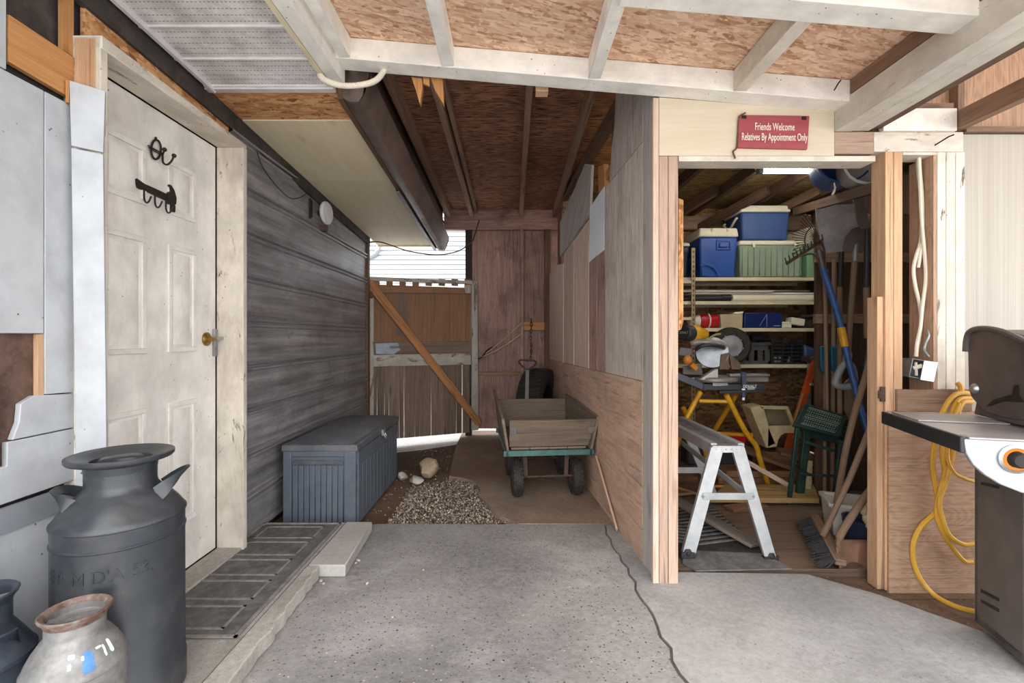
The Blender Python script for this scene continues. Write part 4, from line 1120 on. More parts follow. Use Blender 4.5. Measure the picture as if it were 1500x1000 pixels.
# ---- tyre standing behind the wagon
t = thing('tyre', 'big black knobbly tyre standing against the back wall behind the wagon', 'tyre', (.27, 5.28, 0))
ax = V((.93, -.36, 0)).normalized(); R = align(ax); cT = V((.29, 5.22, .412)); ro = .405; wd = .135
m = MB()
prof = [(.235, -.10), (.26, -.125), (.32, -.14), (.375, -.13), (.398, -.105), (.402, -.05), (.404, 0), (.402, .05), (.398, .105), (.375, .13), (.32, .14), (.26, .125), (.235, .10), (.245, .09), (.25, 0), (.245, -.09), (.235, -.10)]
m.lathe(prof, cT, R, 56); car = m.build('carcass', MT['rubber'], t)
m = MB()
for i in range(44):
    a = 2*PI*i/44
    for s in (-1, 1):
        a2 = a+(.07 if s > 0 else 0)
        def q(an, zz, rr): return cT+R @ V((rr*math.cos(an), rr*math.sin(an), zz))
        m.hexa([q(a2, s*.012, .400), q(a2+.075, s*.012, .400), q(a2+.02, s*.118, .393), q(a2-.055, s*.118, .393), q(a2, s*.012, .415), q(a2+.075, s*.012, .415), q(a2+.02, s*.118, .408), q(a2-.055, s*.118, .408)])
m.build('tread', MT['rubber'], t)
m = MB(); m.lathe([(.236, -.09), (.225, -.10), (.215, -.06), (.20, -.03), (.06, -.02), (.06, .02), (.2, .03), (.225, .1), (.236, .09)], cT, R, 40); m.build('rim', MT['iron'], t)

# ---- garden wagon
wr = math.radians(5.5)
Wc = V((.265, 3.38, 0)); RW = Matrix.Rotation(wr, 3, 'Z')
t = thing('wagon', 'old wooden garden wagon with a teal steel chassis in the passage', 'wagon', Wc, wr)
def W(x, y, z): return Wc+RW @ V((x, y, z))
L = .86
m = MB(); m.hexa([W(-.325, 0, .328), W(.325, 0, .328), W(.325, .025, .328), W(-.325, .025, .328), W(-.325, 0, .368), W(.325, 0, .368), W(.325, .025, .368), W(-.325, .025, .368)])
for x in (-.31, .29): m.hexa([W(x, 0, .328), W(x+.02, 0, .328), W(x+.02, L, .328), W(x, L, .328), W(x, 0, .365), W(x+.02, 0, .365), W(x+.02, L, .365), W(x, L, .365)])
m.hexa([W(-.325, L-.02, .328), W(.325, L-.02, .328), W(.325, L, .328), W(-.325, L, .328), W(-.325, L-.02, .366), W(.325, L-.02, .366), W(.325, L, .366), W(-.325, L, .366)])
m.build('chassis', MT['teal'], t, .003)
m = MB()
for i in range(4): m.hexa([W(-.27+i*.136, .03, .370), W(-.27+i*.136+.132, .03, .370), W(-.27+i*.136+.132, L, .370), W(-.27+i*.136, L, .370), W(-.27+i*.136, .03, .384), W(-.27+i*.136+.132, .03, .384), W(-.27+i*.136+.132, L, .384), W(-.27+i*.136, L, .384)], RW @ V((0, 1, 0)))
m.build('floor_boards', MT['wagon_wood'], t)
m = MB(); m.hexa([W(-.285, .015, .392), W(.285, .015, .392), W(.285, .035, .392), W(-.285, .035, .392), W(-.288, -.055, .588), W(.325, -.055, .588), W(.325, -.032, .592), W(-.288, -.032, .592)]); fb = m.build('front_board', MT['wagon_wood'], t, .003)
for x in (-.283, .268):
    m = MB(); m.hexa([W(x, -.032, .49), W(x+.045, -.032, .49), W(x+.045, -.029, .49), W(x, -.029, .49), W(x, -.046, .535), W(x+.045, -.046, .535), W(x+.045, -.043, .535), W(x, -.043, .535)]); m.build('corner_bracket', MT['galv'], fb, .001, label='grey metal corner bracket')
m = MB(); m.hexa([W(-.29, L-.04, .392), W(.29, L-.04, .392), W(.29, L-.02, .392), W(-.29, L-.02, .392), W(-.30, L+.03, .615), W(.30, L+.03, .615), W(.30, L+.05, .615), W(-.30, L+.05, .615)]); m.build('rear_board', MT['wagon_wood'], t, .003)
m = MB(); m.hexa([W(-.305, -.03, .375), W(-.287, -.03, .375), W(-.287, L, .375), W(-.305, L, .375), W(-.345, -.06, .605), W(-.325, -.06, .605), W(-.325, L+.06, .70), W(-.345, L+.06, .70)]); m.build('side_board', MT['wagon_wood'], t, .003)
m = MB(); m.hexa([W(.287, -.03, .375), W(.305, -.03, .375), W(.305, L, .375), W(.287, L, .375), W(.328, -.06, .612), W(.348, -.06, .612), W(.318, L+.04, .655), W(.300, L+.04, .655)]); m.build('side_board', MT['wagon_wood'], t, .003)
def wheel(t, c, r, w, axis, tyre, hub, knob=True, parent_name='wheel'):
    R = align(axis); m = MB()
    m.lathe([(r*.52, -w*.42), (r*.62, -w*.5), (r*.86, -w*.5), (r*.96, -w*.36), (r, 0), (r*.96, w*.36), (r*.86, w*.5), (r*.62, w*.5), (r*.52, w*.42)], c, R, 32)
    if knob:
        for i in range(26):
            a = 2*PI*i/26
            for k, zz in enumerate((-.36, -.12, .12, .36)):
                aa = a+(.12 if k % 2 else 0); rr = r*(1.0-.5*zz*zz)
                q = lambda an, z_, r_: V(c)+R @ V((r_*math.cos(an), r_*math.sin(an), z_))
                z0, z1 = (zz-.085)*w, (zz+.085)*w
                m.hexa([q(aa, z0, rr-.004), q(aa+.13, z0, rr-.004), q(aa+.13, z1, rr-.004), q(aa, z1, rr-.004), q(aa, z0, rr+.005), q(aa+.13, z0, rr+.005), q(aa+.13, z1, rr+.005), q(aa, z1, rr+.005)])
    wl_ = m.build('wheel', tyre, t)
    m = MB(); m.lathe([(0, -w*.3), (r*.2, -w*.42), (r*.24, -w*.2), (r*.5, -w*.15), (r*.54, -w*.42), (r*.56, -w*.4), (r*.56, w*.4), (r*.54, w*.42), (r*.5, w*.15), (r*.24, w*.2), (r*.2, w*.42), (0, w*.3)], c, R, 28); m.build('hub', hub, wl_)
    return wl_
axw = RW @ V((1, 0, 0))
for y in (.15, L-.18):
    for x in (-.215, .222):
        wheel(t, W(x, y, .137), .132, .076, axw, MT['rubber'], MT['rust'])
m = MB()
for y in (.15, L-.18):
    m = MB(); m.tube([W(-.2, y, .14), W(.2, y, .14)], .009, 8)
    for x in (-.15, .15): m.beam(W(x, y, .14), W(x*1.05, y, .33), .03, .006, (0, 1, 0))
    m.build('axle', MT['rust'], t)
m = MB(); h0, h1 = W(-.055, L+.02, .30), W(-.0, L+.36, .86)
m.tube([W(-.055, L-.05, .335), h0], .012, 8); m.beam(h0, h1, .034, .012, (0, 1, .4)); hd = m.build('handle', MT['galv'], t, .002)
m = MB(); e = (h1-h0).normalized(); sx = RW @ V((1, 0, 0))
lp = [h1+sx*x+e*z for x, z in ((0, -.01), (-.03, .012), (-.072, .055), (-.083, .085), (-.06, .098), (0, .095), (.06, .09), (.083, .072), (.07, .04), (.03, .008))]
m.tube(cr(lp, 5, True), .0095, 8, True); m.build('grip_loop', MT['rust'], hd)

# ---- loose strip leaning at the partition foot
m = MB(); m.beam(PP(879, 668, .03), V((.628, 2.86, .012)), .022, .012, (1, 0, 0))
tag(m.build('wood_strip', MT['part_red'], None, .002), 'thin reddish wood strip leaning on the reddish partition near the wagon wheel', 'wood strip')
# ---- paper sheet
m = MB(); m.prism([PP(u, v, .006) for u, v in ((865, 304), (886.3, 273), (886.3, 366), (864, 384))], V((.002, 0, 0)))
tag(m.build('paper_sheet', MT['paper'], None), 'blank white paper sheet fixed to the partition', 'paper')

# ---- gutter
t = thing('gutter', 'long dark metal gutter under the eave of the house', 'gutter', (-.78, 3.8, 2.2))
prof = [(-.832, .11), (-.832, -.035), (-.80, -.055), (-.755, -.055), (-.735, -.02), (-.728, .03), (-.705, .07), (-.705, .095)]
th = .004
m = MB(); m._frame(None, (0, 1, 0))
for y in (2.36, 5.33):
    for x, z in prof: m.v.append(V((x, y, zs(y)+z)))
    for x, z in prof: m.v.append(V((x+.004, y, zs(y)+z+.004)))
k = len(prof)
for j in range(k-1):
    m.face((j, j+1, 2*k+j+1, 2*k+j)); m.face((k+j, 3*k+j, 3*k+j+1, k+j+1))
m.face(list(range(k))+list(range(2*k-1, k-1, -1))); m.face(list(range(2*k, 3*k))[::-1]+list(range(3*k, 4*k)))
g = m.build('trough', MT['gutter'], t, smooth=False)
m = MB(); y = 5.33; m.prism([V((x, y, zs(y)+z)) for x, z in prof]+[V((-.72, y, zs(y)+.11))], V((0, .012, 0))); m.build('end_cap', MT['galv'], g)
m = MB(); y = 2.35; m.prism([V((x, y, zs(y)+z)) for x, z in prof]+[V((-.72, y, zs(y)+.11))], V((0, .010, 0))); m.build('end_cap', MT['gutter'], g)
m = MB()
for i in range(40):
    y = 4.2+i*.027; m.bx(-.80, -.757, y, y+.011, zs(y)-.060, zs(y)-.054)
m.build('ribbing', MT['gutter'], t)
m = MB(); m.hexa([(-.866, 3.55, zs(3.55)-.052), (-.863, 3.55, zs(3.55)-.052), (-.863, 5.31, zs(5.31)-.055), (-.866, 5.31, zs(5.31)-.055), (-.866, 3.55, zs(3.55)+.05), (-.863, 3.55, zs(3.55)+.05), (-.863, 5.31, zs(5.31)+.05), (-.866, 5.31, zs(5.31)+.05)])
m.hexa([(-.866, 3.55, zs(3.55)-.055), (-.835, 3.55, zs(3.55)-.055), (-.835, 5.31, zs(5.31)-.058), (-.866, 5.31, zs(5.31)-.058), (-.866, 3.55, zs(3.55)-.05), (-.835, 3.55, zs(3.55)-.05), (-.835, 5.31, zs(5.31)-.053), (-.866, 5.31, zs(5.31)-.053)])
m.build('drip_flashing', MT['galv'], t, label='bright grey metal flashing')
# ---- flexible conduit
m = MB(); cp = cr([V((-.885, 2.20, 2.375)), V((-.84, 2.14, 2.32)), V((-.76, 2.10, 2.275)), V((-.68, 2.12, 2.285)), V((-.62, 2.18, 2.34)), V((-.59, 2.25, 2.44))], 26)
m.tube(cp, [.0135 if i % 2 else .0105 for i in range(len(cp))], 10)
tag(m.build('flexible_conduit', MT['cable_white'], None), 'ribbed off-white flexible conduit looping under the cross beam', 'conduit')
# ---- amber wedges and block at the beam
for u0, u1, lab in ((602, 618, 'left'), (630, 648, 'right')):
    p = [P(u0, 112, 2.287), P(u1, 114, 2.287), P(u1+1, 128, 2.287), P(u1-3 if lab == 'left' else u1+2, 153, 2.287), P(u0+7, 132, 2.287)]
    m = MB(); m.prism(p, V((0, .035, 0)), (0, 0, 1)); tag(m.build('shim', MT['orange'], None, .002), 'pointed amber wood shim under the cross beam, %s of the pair' % lab, 'shim', 'wood shims under the beam')
m = MB(); m.prism([P(619.5, 112, 2.287), P(629, 114, 2.287), P(629, 126, 2.287), P(619.5, 122, 2.287)], V((0, .018, 0))); tag(m.build('timber_block', MT['orange'], None, .002), 'flat amber timber block between the two shims', 'block')
m = MB(); m.bx(.115, .175, 2.30, 2.36, 2.352, 2.45); tag(m.build('timber_block', MT['natural'], None, .003), 'small bare timber block beside the middle brown rafter', 'block')

# ---- things on the siding
t = thing('round_cover', 'round white cover standing off the siding', 'cover', PX(475, 312, -1.46))
c = PX(476, 312, -1.455); R = align((1, -.12, 0))
m = MB(); m.lathe([(0, 0), (.082, 0), (.088, .006), (.088, .018), (.08, .026), (0, .028)], c, R, 36); m.build('disc', MT['vinyl'], t)
m = MB(); m.box(c+V((-.02, .03, -.11)), (.05, .04, .05)); m.tube([c+V((-.015, 0, 0)), c+V((-.055, 0, 0))], .02, 10); m.build('bracket', MT['rust'], t)
m = MB(); m.tube(cr([PX(376, 220, -1.475), PX(385, 245, -1.475), PX(405, 272, -1.48), PX(425, 290, -1.482), PX(442, 288, -1.484), PX(455, 278, -1.486)], 6), .003, 6)
tag(m.build('wire', MT['black_plastic'], None), 'thin black wire drooping across the siding', 'wire')
m = MB(); m.prism([PX(455, 290, -1.488), PX(458, 295, -1.484), PX(458, 318, -1.484), PX(455, 320, -1.488)], V((-.012, 0, 0))); tag(m.build('metal_strip', MT['iron'], None), 'short dark metal strip beside the round white cover', 'strip')
m = MB(); m.tube(cr([V((-1.486, 4.965, 2.15)), P(560, 355, 5.1), P(600, 368, 5.3), P(640, 373, 5.5), P(670, 368, 5.55), P(690, 355, 5.6), P(695, 345, 5.62), P(702, 322, 5.62)], 8), .007, 6)
tag(m.build('cable', MT['rust'], None), 'brown cable sagging across the opening above the gate', 'cable')
# ---- nail and wire by the sign, sign itself
t = thing('sign', 'dusty red wooden sign with cream lettering over the shed doorway', 'sign', (1.23, 2.245, 1.98))
q = [P(1081, 216, 2.245), P(1183, 218.5, 2.245), P(1186, 169.5, 2.245), P(1083, 168, 2.245)]
m = MB(); m.prism(q, V((0, .013, 0))); bd = m.build('board', MT['sign_red'], t, .002)
for body, u, v, sz, xs in (('Friends Welcome', 1135, 186, .050, .52), ('Relatives By Appointment Only', 1134.5, 201, .050, .485)):
    c = P(u, v, 2.2425)
    m = text_mb(body, sz, .0008, lambda p: V((c.x+p.x, 2.2428-p.z, c.z+p.y-p.x*.012)), xs); m.build('lettering', MT['sign_text'], bd)
m = MB()
for u, v in ((1090, 171), (1178, 173)): m.box(P(u, v, 2.241), (.02, .004, .014))
m.build('fixing', MT['iron'], bd)
m = MB(); m.tube(cr([P(1092, 165, 2.243), P(1083, 172, 2.248), P(1081, 195, 2.252), P(1079, 216, 2.252), P(1074, 222, 2.252), P(1077, 232, 2.25)], 6), .004, 6); tag(m.build('dried_twig', MT['dark_wood'], None), 'thin dark twig hanging down left of the red sign', 'twig')
m = MB(); m.tube([V((2.0, 2.262, 2.075)), V((2.02, 2.21, 2.095)), V((2.035, 2.20, 2.10))], .0035, 6); tag(m.build('nail', MT['iron'], None), 'bent nail sticking out of the white header on the right', 'nail')
m = MB(); m.tube([P(1222, 132, 2.14), P(1228, 122, 2.10), P(1232, 117, 2.09)], .003, 6); tag(m.build('nail', MT['iron'], None), 'bent nail sticking out of the white cross beam', 'nail')

# ---- neighbour's house beyond the gate
t = thing('house', "neighbour's white lap-sided house beyond the gate", 'house', (-1, 9.6, -.03))
m = MB()
for i in range(40):
    z = -.03+i*.088
    m.hexa([(-5, 8.975, z+.013), (3.5, 8.975, z+.013), (3.5, 9.03, z+.013), (-5, 9.03, z+.013), (-5, 9.01, z+.0885), (3.5, 9.01, z+.0885), (3.5, 9.03, z+.0885), (-5, 9.03, z+.0885)], (1, 0, 0))
m.bx(-5, 3.5, 9.03, 10, -.03, 3.5); m.build('lap_siding', MT['house'], t)
m = MB(); m.bx(-2.9, -2.5, 8.98, 9.01, 1.2, 2.30); fr_ = m.build('window', MT['vinyl'], t)
m = MB(); m.bx(-2.87, -2.53, 8.972, 8.98, 1.23, 2.27); m.build('pane', MT['glass'], fr_)
m = MB(); m.tube(cr([V((-2.9, 8.93, 2.62)), V((-2.62, 8.93, 2.68)), V((-2.53, 8.93, 2.75)), V((-2.5, 8.93, 2.9)), V((-2.5, 8.93, 3.4))], 5), .045, 8); m.build('downpipe', MT['galv'], t)
# ================================================================ THINGS IN THE SHED
# ---- fluorescent lamp
t = thing('shop_light', 'glowing fluorescent strip light under the shed roof', 'lamp', (2.2, 3.5, 2.40))
m = MB(); m.hexa([(1.80, 3.455, 2.405), (2.72, 3.455, 2.405), (2.72, 3.545, 2.405), (1.80, 3.545, 2.405), (1.80, 3.47, 2.445), (2.72, 3.47, 2.445), (2.72, 3.53, 2.445), (1.80, 3.53, 2.445)]); m.build('housing', MT['vinyl'], t)
m = MB(); m.tube([V((1.83, 3.5, 2.386)), V((2.69, 3.5, 2.386))], .019, 12); m.build('tube', MT['tube'], t, label='glowing white tube')
m = MB(); m.bx(1.80, 1.83, 3.475, 3.525, 2.36, 2.405); m.bx(2.69, 2.72, 3.475, 3.525, 2.36, 2.405); m.build('socket', MT['grey_plastic'], t)

# ---- shelf unit
SY = 4.40
ZS = [1.716, 1.497, 1.250, .915]
t = thing('shelf_unit', 'cream metal shelf unit along the back of the shed', 'shelf', (2.2, 4.6, 0))
for i, z in enumerate(ZS):
    m = MB(); x0, x1 = (1.20, 2.90) if i in (0,) else (1.20, 2.80 if i else 2.9)
    if i == 3: x1 = 2.72
    m.bx(x0, x1, SY, 4.86, z-.004, z); m.bx(x0, x1, SY-.004, SY+.004, z-.032, z); m.bx(x0, x1, 4.85, 4.86, z-.03, z); m.build('shelf', MT['shelf'], t, .002)
def angle_post(x, y):
    m = MB(); m.bx(x-.018, x+.018, y, y+.003, .0, 1.98)
    m.bx(x+.015, x+.018, y, y+.036, .0, 1.98)
    o = m.build('upright', m_plain('beige_angle', 'a8916f', .5, .2), t)
    m = MB()
    for k in range(44): m.box((x, y-.0005, .05+k*.044), (.009, .002, .022))
    m.build('slots', MT['iron'], o)
for x in (1.655, 2.82): angle_post(x, SY-.042)
m = MB()
for z in (1.67, 1.335): m.bx(1.3, 1.64, SY-.04, SY-.036, z-.012, z+.012)
m.build('tie_bar', MT['shelf'], t)

# ---- cool boxes
def cooler(label, x0, x1, y0, y1, z, h, mb_, ml, lidh=.06, handle='recess', hinge=False, ribs=0, tap=1):
    t = thing('cool_box', label, 'cool box', ((x0+x1)/2, (y0+y1)/2, z), 0, 'cool boxes on the top shelf')
    z = z+.002; hb = h-lidh; ta = .018*tap
    m = MB(); m.hexa([(x0+ta, y0+ta, z), (x1-ta, y0+ta, z), (x1-ta, y1-ta, z), (x0+ta, y1-ta, z), (x0, y0, z+hb), (x1, y0, z+hb), (x1, y1, z+hb), (x0, y1, z+hb)])
    b = m.build('body', mb_, t, .018)
    m = MB(); m.hexa([(x0-.008, y0-.008, z+hb+.001), (x1+.008, y0-.008, z+hb+.001), (x1+.008, y1+.008, z+hb+.001), (x0-.008, y1+.008, z+hb+.001), (x0+.004, y0+.004, z+h), (x1-.004, y0+.004, z+h), (x1-.004, y1-.004, z+h), (x0+.004, y1-.004, z+h)])
    m.build('lid', ml, t, .014)
    if ribs:
        m = MB()
        for i in range(ribs):
            x = x0+.03+(x1-x0-.06)*i/(ribs-1); m.bx(x-.004, x+.004, y0-.002, y0+.014, z+.02, z+hb-.015)
        m.build('rib', mb_, b)
    return t, b
t, b = cooler('royal blue cool box with a white lid and recessed handle on the top shelf', 1.735, 2.09, 4.42, 4.84, ZS[0], .46, MT['blue'], MT['cream'], .085)
m = MB(); zc = ZS[0]+.305; xc = 1.955
m.bx(xc-.066, xc+.066, 4.412, 4.424, zc+.03, zc+.045); m.bx(xc-.066, xc+.066, 4.412, 4.424, zc-.05, zc-.038); m.bx(xc-.066, xc-.054, 4.412, 4.424, zc-.05, zc+.045); m.bx(xc+.054, xc+.066, 4.412, 4.424, zc-.05, zc+.045); m.bx(xc-.04, xc+.04, 4.405, 4.424, zc-.024, zc+.012)
m.build('carry_handle', MT['blue'], t, .004)
m = MB(); m.lathe([(.12, 0), (.135, .004), (.13, .014), (.11, .014)], (1.79, 4.428, ZS[0]+.0), align((0, -1, 0)), 20, 0.1, PI*.62); m.bx(1.755, 1.80, 4.41, 4.43, ZS[0]+.02, ZS[0]+.06); m.build('wheel_arch', MT['blue'], t)
m = MB()
for x in (1.84, 1.985): m.bx(x, x+.02, 4.408, 4.418, ZS[0]+.425, ZS[0]+.455)
m.build('lid_hinge', MT['shelf'], t)
t, b = cooler('big sage green ribbed cool box with cream lid on the top shelf', 2.105, 2.70, 4.42, 4.84, ZS[0], .345, MT['sage'], MT['cream'], .045, ribs=11)
for x in (2.23, 2.615):
    m = MB(); m.box((x, 4.406, ZS[0]+.312), (.05, .012, .02)); m.box((x, 4.406, ZS[0]+.292), (.024, .012, .03)); m.build('latch', MT['cream'], t, .003)
zt = ZS[0]+.350
t, b = cooler('slate blue cool box with cream lid stacked on the sage green one', 2.13, 2.585, 4.44, 4.80, zt, .325, MT['blue2'], MT['cream'], .065)
m = MB(); m.tube(cr([V((2.118, 4.5, zt+.22)), V((2.10, 4.5, zt+.20)), V((2.098, 4.62, zt+.14)), V((2.10, 4.74, zt+.2)), V((2.118, 4.74, zt+.22))], 6), .011, 8); m.build('carry_handle', MT['cream'], t)
t, b = cooler('dark navy cool box with pale lid at the left end of the top shelf', 1.30, 1.645, 4.42, 4.80, ZS[0], .325, MT['navy'], MT['cream'], .035)
t = thing('storage_tub', 'pale green plastic tub with cream lid at the right end of the top shelf', 'tub', (2.85, 4.6, ZS[0]))
m = MB(); m.hexa([(2.745, 4.44, ZS[0]+.002), (2.87, 4.44, ZS[0]+.002), (2.87, 4.82, ZS[0]+.002), (2.745, 4.82, ZS[0]+.002), (2.725, 4.42, ZS[0]+.31), (2.91, 4.42, ZS[0]+.31), (2.91, 4.84, ZS[0]+.31), (2.725, 4.84, ZS[0]+.31)]); m.build('body', MT['lime'], t, .01)
m = MB(); m.hexa([(2.715, 4.41, ZS[0]+.312), (2.92, 4.41, ZS[0]+.312), (2.92, 4.85, ZS[0]+.312), (2.715, 4.85, ZS[0]+.312), (2.74, 4.43, ZS[0]+.47), (2.90, 4.43, ZS[0]+.47), (2.90, 4.82, ZS[0]+.47), (2.74, 4.82, ZS[0]+.47)]); m.build('lid', MT['cream'], t, .01)

# ---- second shelf: long flat stock
zz = ZS[1]
m = MB(); m.tube([V((2.05, 4.46, zz+.035)), V((2.95, 4.48, zz+.035))], .032, 14); tag(m.build('pipe', MT['cream'], None), 'cream plastic pipe lying on the second shelf', 'pipe')
m = MB(); m.tube([V((1.25, 4.50, zz+.02)), V((1.65, 4.45, zz+.028)), V((2.02, 4.44, zz+.035))], .020, 10); m.tube([V((1.95, 4.44, zz+.034)), V((2.03, 4.44, zz+.036))], .028, 10); tag(m.build('pipe', MT['black_plastic'], None), 'black pipe with a collar at the left of the second shelf', 'pipe')
m = MB(); m.bx(1.70, 2.93, 4.50, 4.80, zz+.074, zz+.088); tag(m.build('board', MT['white_wood'], None, .002), 'white board lying flat above the cream pipe', 'board')
m = MB(); m.bx(1.60, 2.45, 4.47, 4.52, zz+.090, zz+.106, (1, 0, 0)); tag(m.build('board', MT['ply_header'], None, .002), 'narrow beige lath on top of the flat white board', 'board')
m = MB(); m.beam((1.62, 4.62, zz+.118), (2.9, 4.70, zz+.118), .10, .016); tag(m.build('board', MT['white_worn'], None, .002), 'worn white trim board topmost on the second shelf', 'board')
m = MB()
for k in range(2): m.bx(1.55+.05*k, 2.55, 4.60, 4.82, zz+.001+.012*k, zz+.012+.012*k)
tag(m.build('board', MT['lumber'], None), 'brown boards lying flat at the back of the second shelf', 'board')

# ---- third shelf
zz = ZS[2]
t = thing('water_jug', 'red and white round jug lying at the left of the third shelf', 'jug', (1.79, 4.55, zz))
m = MB(); Rx = align((1, 0, 0)); m.lathe([(0, 0), (.05, 0), (.062, .01), (.066, .05), (.066, .165), (.06, .175), (0, .178)], (1.765, 4.53, zz+.069), Rx, 28); jb = m.build('body', MT['red'], t)
m = MB(); m.lathe([(0, -.09), (.04, -.088), (.05, -.07), (.052, -.02), (.06, 0), (.055, .01), (0, .012)], (1.765, 4.53, zz+.069), Rx, 24); m.build('lid', MT['cream'], t, label='white lid')
m = MB(); m.tube(cr([V((1.85, 4.53+.066*math.cos(a)*1.12-.004, zz+.069+.066*math.sin(a)*1.05)) for a in [PI*.6+PI*.75*i/10 for i in range(11)]], 2), .007, 8); m.build('strap', MT['cream'], jb)
t = thing('carton', 'beige cardboard carton beside the red jug', 'carton', (2.06, 4.6, zz))
m = MB(); m.hexa([(1.95, 4.45, zz+.002), (2.145, 4.45, zz+.002), (2.145, 4.75, zz+.002), (1.95, 4.75, zz+.002), (1.94, 4.45, zz+.128), (2.15, 4.45, zz+.135), (2.15, 4.75, zz+.135), (1.94, 4.75, zz+.128)]); m.build('body', m_plain('cardboard', 'b8a98b', .8, 0, .1, 6), t, .003)
m = MB(); m.hexa([(2.06, 4.45, zz+.136), (2.15, 4.45, zz+.138), (2.15, 4.6, zz+.138), (2.06, 4.6, zz+.136), (2.08, 4.46, zz+.150), (2.16, 4.46, zz+.158), (2.16, 4.6, zz+.158), (2.08, 4.6, zz+.150)]); m.build('flap', MT['cream'], t)
t = thing('blue_case', 'glossy dark blue flat case on the third shelf', 'case', (2.34, 4.6, zz))
m = MB(); m.bx(2.16, 2.51, 4.44, 4.78, zz+.002, zz+.142); bc = m.build('body', m_plain('glossy_navy', '222f63', .22, 0, .15, 4, 0), t, .006)
m = MB(); m.beam((2.30, 4.4385, zz+.02), (2.365, 4.4385, zz+.125), .002, .003, (0, 0, 1)); m.bx(2.366, 2.369, 4.437, 4.440, zz+.012, zz+.132); m.bx(2.43, 2.49, 4.437, 4.440, zz+.018, zz+.026); m.build('printed_line', m_plain('pale_print', '8d93b5', .4), bc)
t = thing('plastic_block', 'small cream plastic block leaning beside the blue case', 'block', (2.63, 4.6, zz))
m = MB(); m.box((2.665, 4.50, zz+.062), (.125, .10, .062), rotm(0, .16, 0)); m.build('body', MT['cream'], t, .004)
m = MB(); m.bx(2.52, 2.61, 4.46, 4.56, zz+.004, zz+.042); m.bx(2.53, 2.60, 4.47, 4.56, zz+.043, zz+.06); m.build('foot', MT['cream'], t, .003)
m = MB(); m.box((2.80, 4.60, zz+.05), (.16, .2, .09)); m.hexa([(2.7, 4.46, zz+.100), (2.9, 4.46, zz+.112), (2.9, 4.7, zz+.112), (2.7, 4.7, zz+.100), (2.72, 4.47, zz+.125), (2.9, 4.47, zz+.133), (2.9, 4.7, zz+.133), (2.72, 4.7, zz+.125)])
tag(m.build('cloth_bundle', m_plain('dark_cloth', '3a3430', .9, 0, .4, 14, .3), None, .02), 'dark bundle at the right end of the third shelf', 'bundle')

# ---- fourth shelf
zz = ZS[3]
t = thing('wheel', 'grey-hubbed rubber wheel propped on the fourth shelf behind the saw', 'wheel', (2.02, 4.36, zz))
cW = V((1.985, 4.34, zz+.172)); axd = V((-.25, -1, .05)).normalized(); R = align(axd)
m = MB(); m.lathe([(.098, -.03), (.105, -.045), (.15, -.05), (.166, -.035), (.170, 0), (.166, .035), (.15, .05), (.105, .045), (.098, .03)], cW, R, 40); tw = m.build('tyre', MT['rubber'], t)
m = MB(); m.lathe([(0, .034), (.02, .034), (.03, .026), (.092, .022), (.1, .032), (.1, -.03), (0, -.03)], cW, R, 36); hb = m.build('hub', m_plain('grey_hub', '9a9a9c', .5, .2), t, label='grey hub')
for k in range(8):
    a = 2*PI*k/8+.3; m = MB(); m.ball(cW+R @ V((.100*math.cos(a), .100*math.sin(a), .040)), .006, n=8); m.build('bolt', MT['alu'], hb)
m = MB(); m._frame(None); zc = zz
t = thing('parts_bin', 'dark grey plastic bin with finger slots on the fourth shelf', 'bin', (2.25, 4.55, zz))
m = MB(); m.bx(2.12, 2.38, 4.44, 4.75, zz+.002, zz+.03); m.bx(2.12, 2.38, 4.44, 4.455, zz+.13, zz+.175); m.bx(2.10, 2.40, 4.43, 4.76, zz+.176, zz+.2)
for x in (2.13, 2.205, 2.285, 2.35): m.bx(x, x+.045, 4.44, 4.455, zz+.03, zz+.13)
m.bx(2.12, 2.38, 4.74, 4.75, zz+.03, zz+.175); m.build('body', m_plain('charcoal_plastic', '4b4a48', .6, 0, .15, 8), t)
t = thing('crate', 'black slatted crate on the fourth shelf', 'crate', (2.54, 4.6, zz))
m = MB(); x0, x1, y0, y1 = 2.40, 2.70, 4.43, 4.75
for k in range(7):
    z0 = zz+.003+k*.034; m.bx(x0, x1, y0, y0+.012, z0, z0+.016); m.bx(x0, x0+.012, y0, y1, z0, z0+.016); m.bx(x1-.012, x1, y0, y1, z0, z0+.016); m.bx(x0, x1, y1-.012, y1, z0, z0+.016)
for x in (x0, x0+.10, x1-.115, x1-.015): m.bx(x, x+.016, y0-.002, y0+.01, zz+.003, zz+.24)
m.bx(x0, x1, y0, y1, zz+.002, zz+.008); m.build('body', MT['black_plastic'], t)
for i, x in enumerate((2.48, 2.515, 2.60)):
    m = MB(); m.tube([V((x, 4.5, zz+.012)), V((x+.01*i, 4.5, zz+.065))], .014, 10); tag(m.build('jar', MT['frond'], None), ['pale small jar at the left inside the black crate', 'pale small jar in the middle of the black crate', 'pale small jar at the right inside the black crate'][i], 'jar')
t = thing('oil_can', 'small yellow can on top of the dark grey bin', 'can', (2.12, 4.5, zz+.2))
m = MB(); m.lathe([(0, 0), (.042, 0), (.045, .01), (.042, .05), (.02, .065), (0, .068)], (2.15, 4.5, zz+.202), None, 20); m.build('body', MT['yellow'], t)
m = MB(); m.tube(cr([V((2.17, 4.5, zz+.26)), V((2.20, 4.5, zz+.29)), V((2.205, 4.5, zz+.25)), V((2.19, 4.5, zz+.225))], 5), .004, 6); m.build('handle', MT['cream'], t)
t = thing('drill', 'dark power drill lying on top of the dark grey bin', 'drill', (2.3, 4.5, zz+.2))
m = MB(); m.tube([V((2.25, 4.5, zz+.245)), V((2.36, 4.5, zz+.25))], .032, 12); m.tube([V((2.36, 4.5, zz+.25)), V((2.41, 4.5, zz+.25))], [.024, .012], 10); m.build('body', MT['black_plastic'], t)
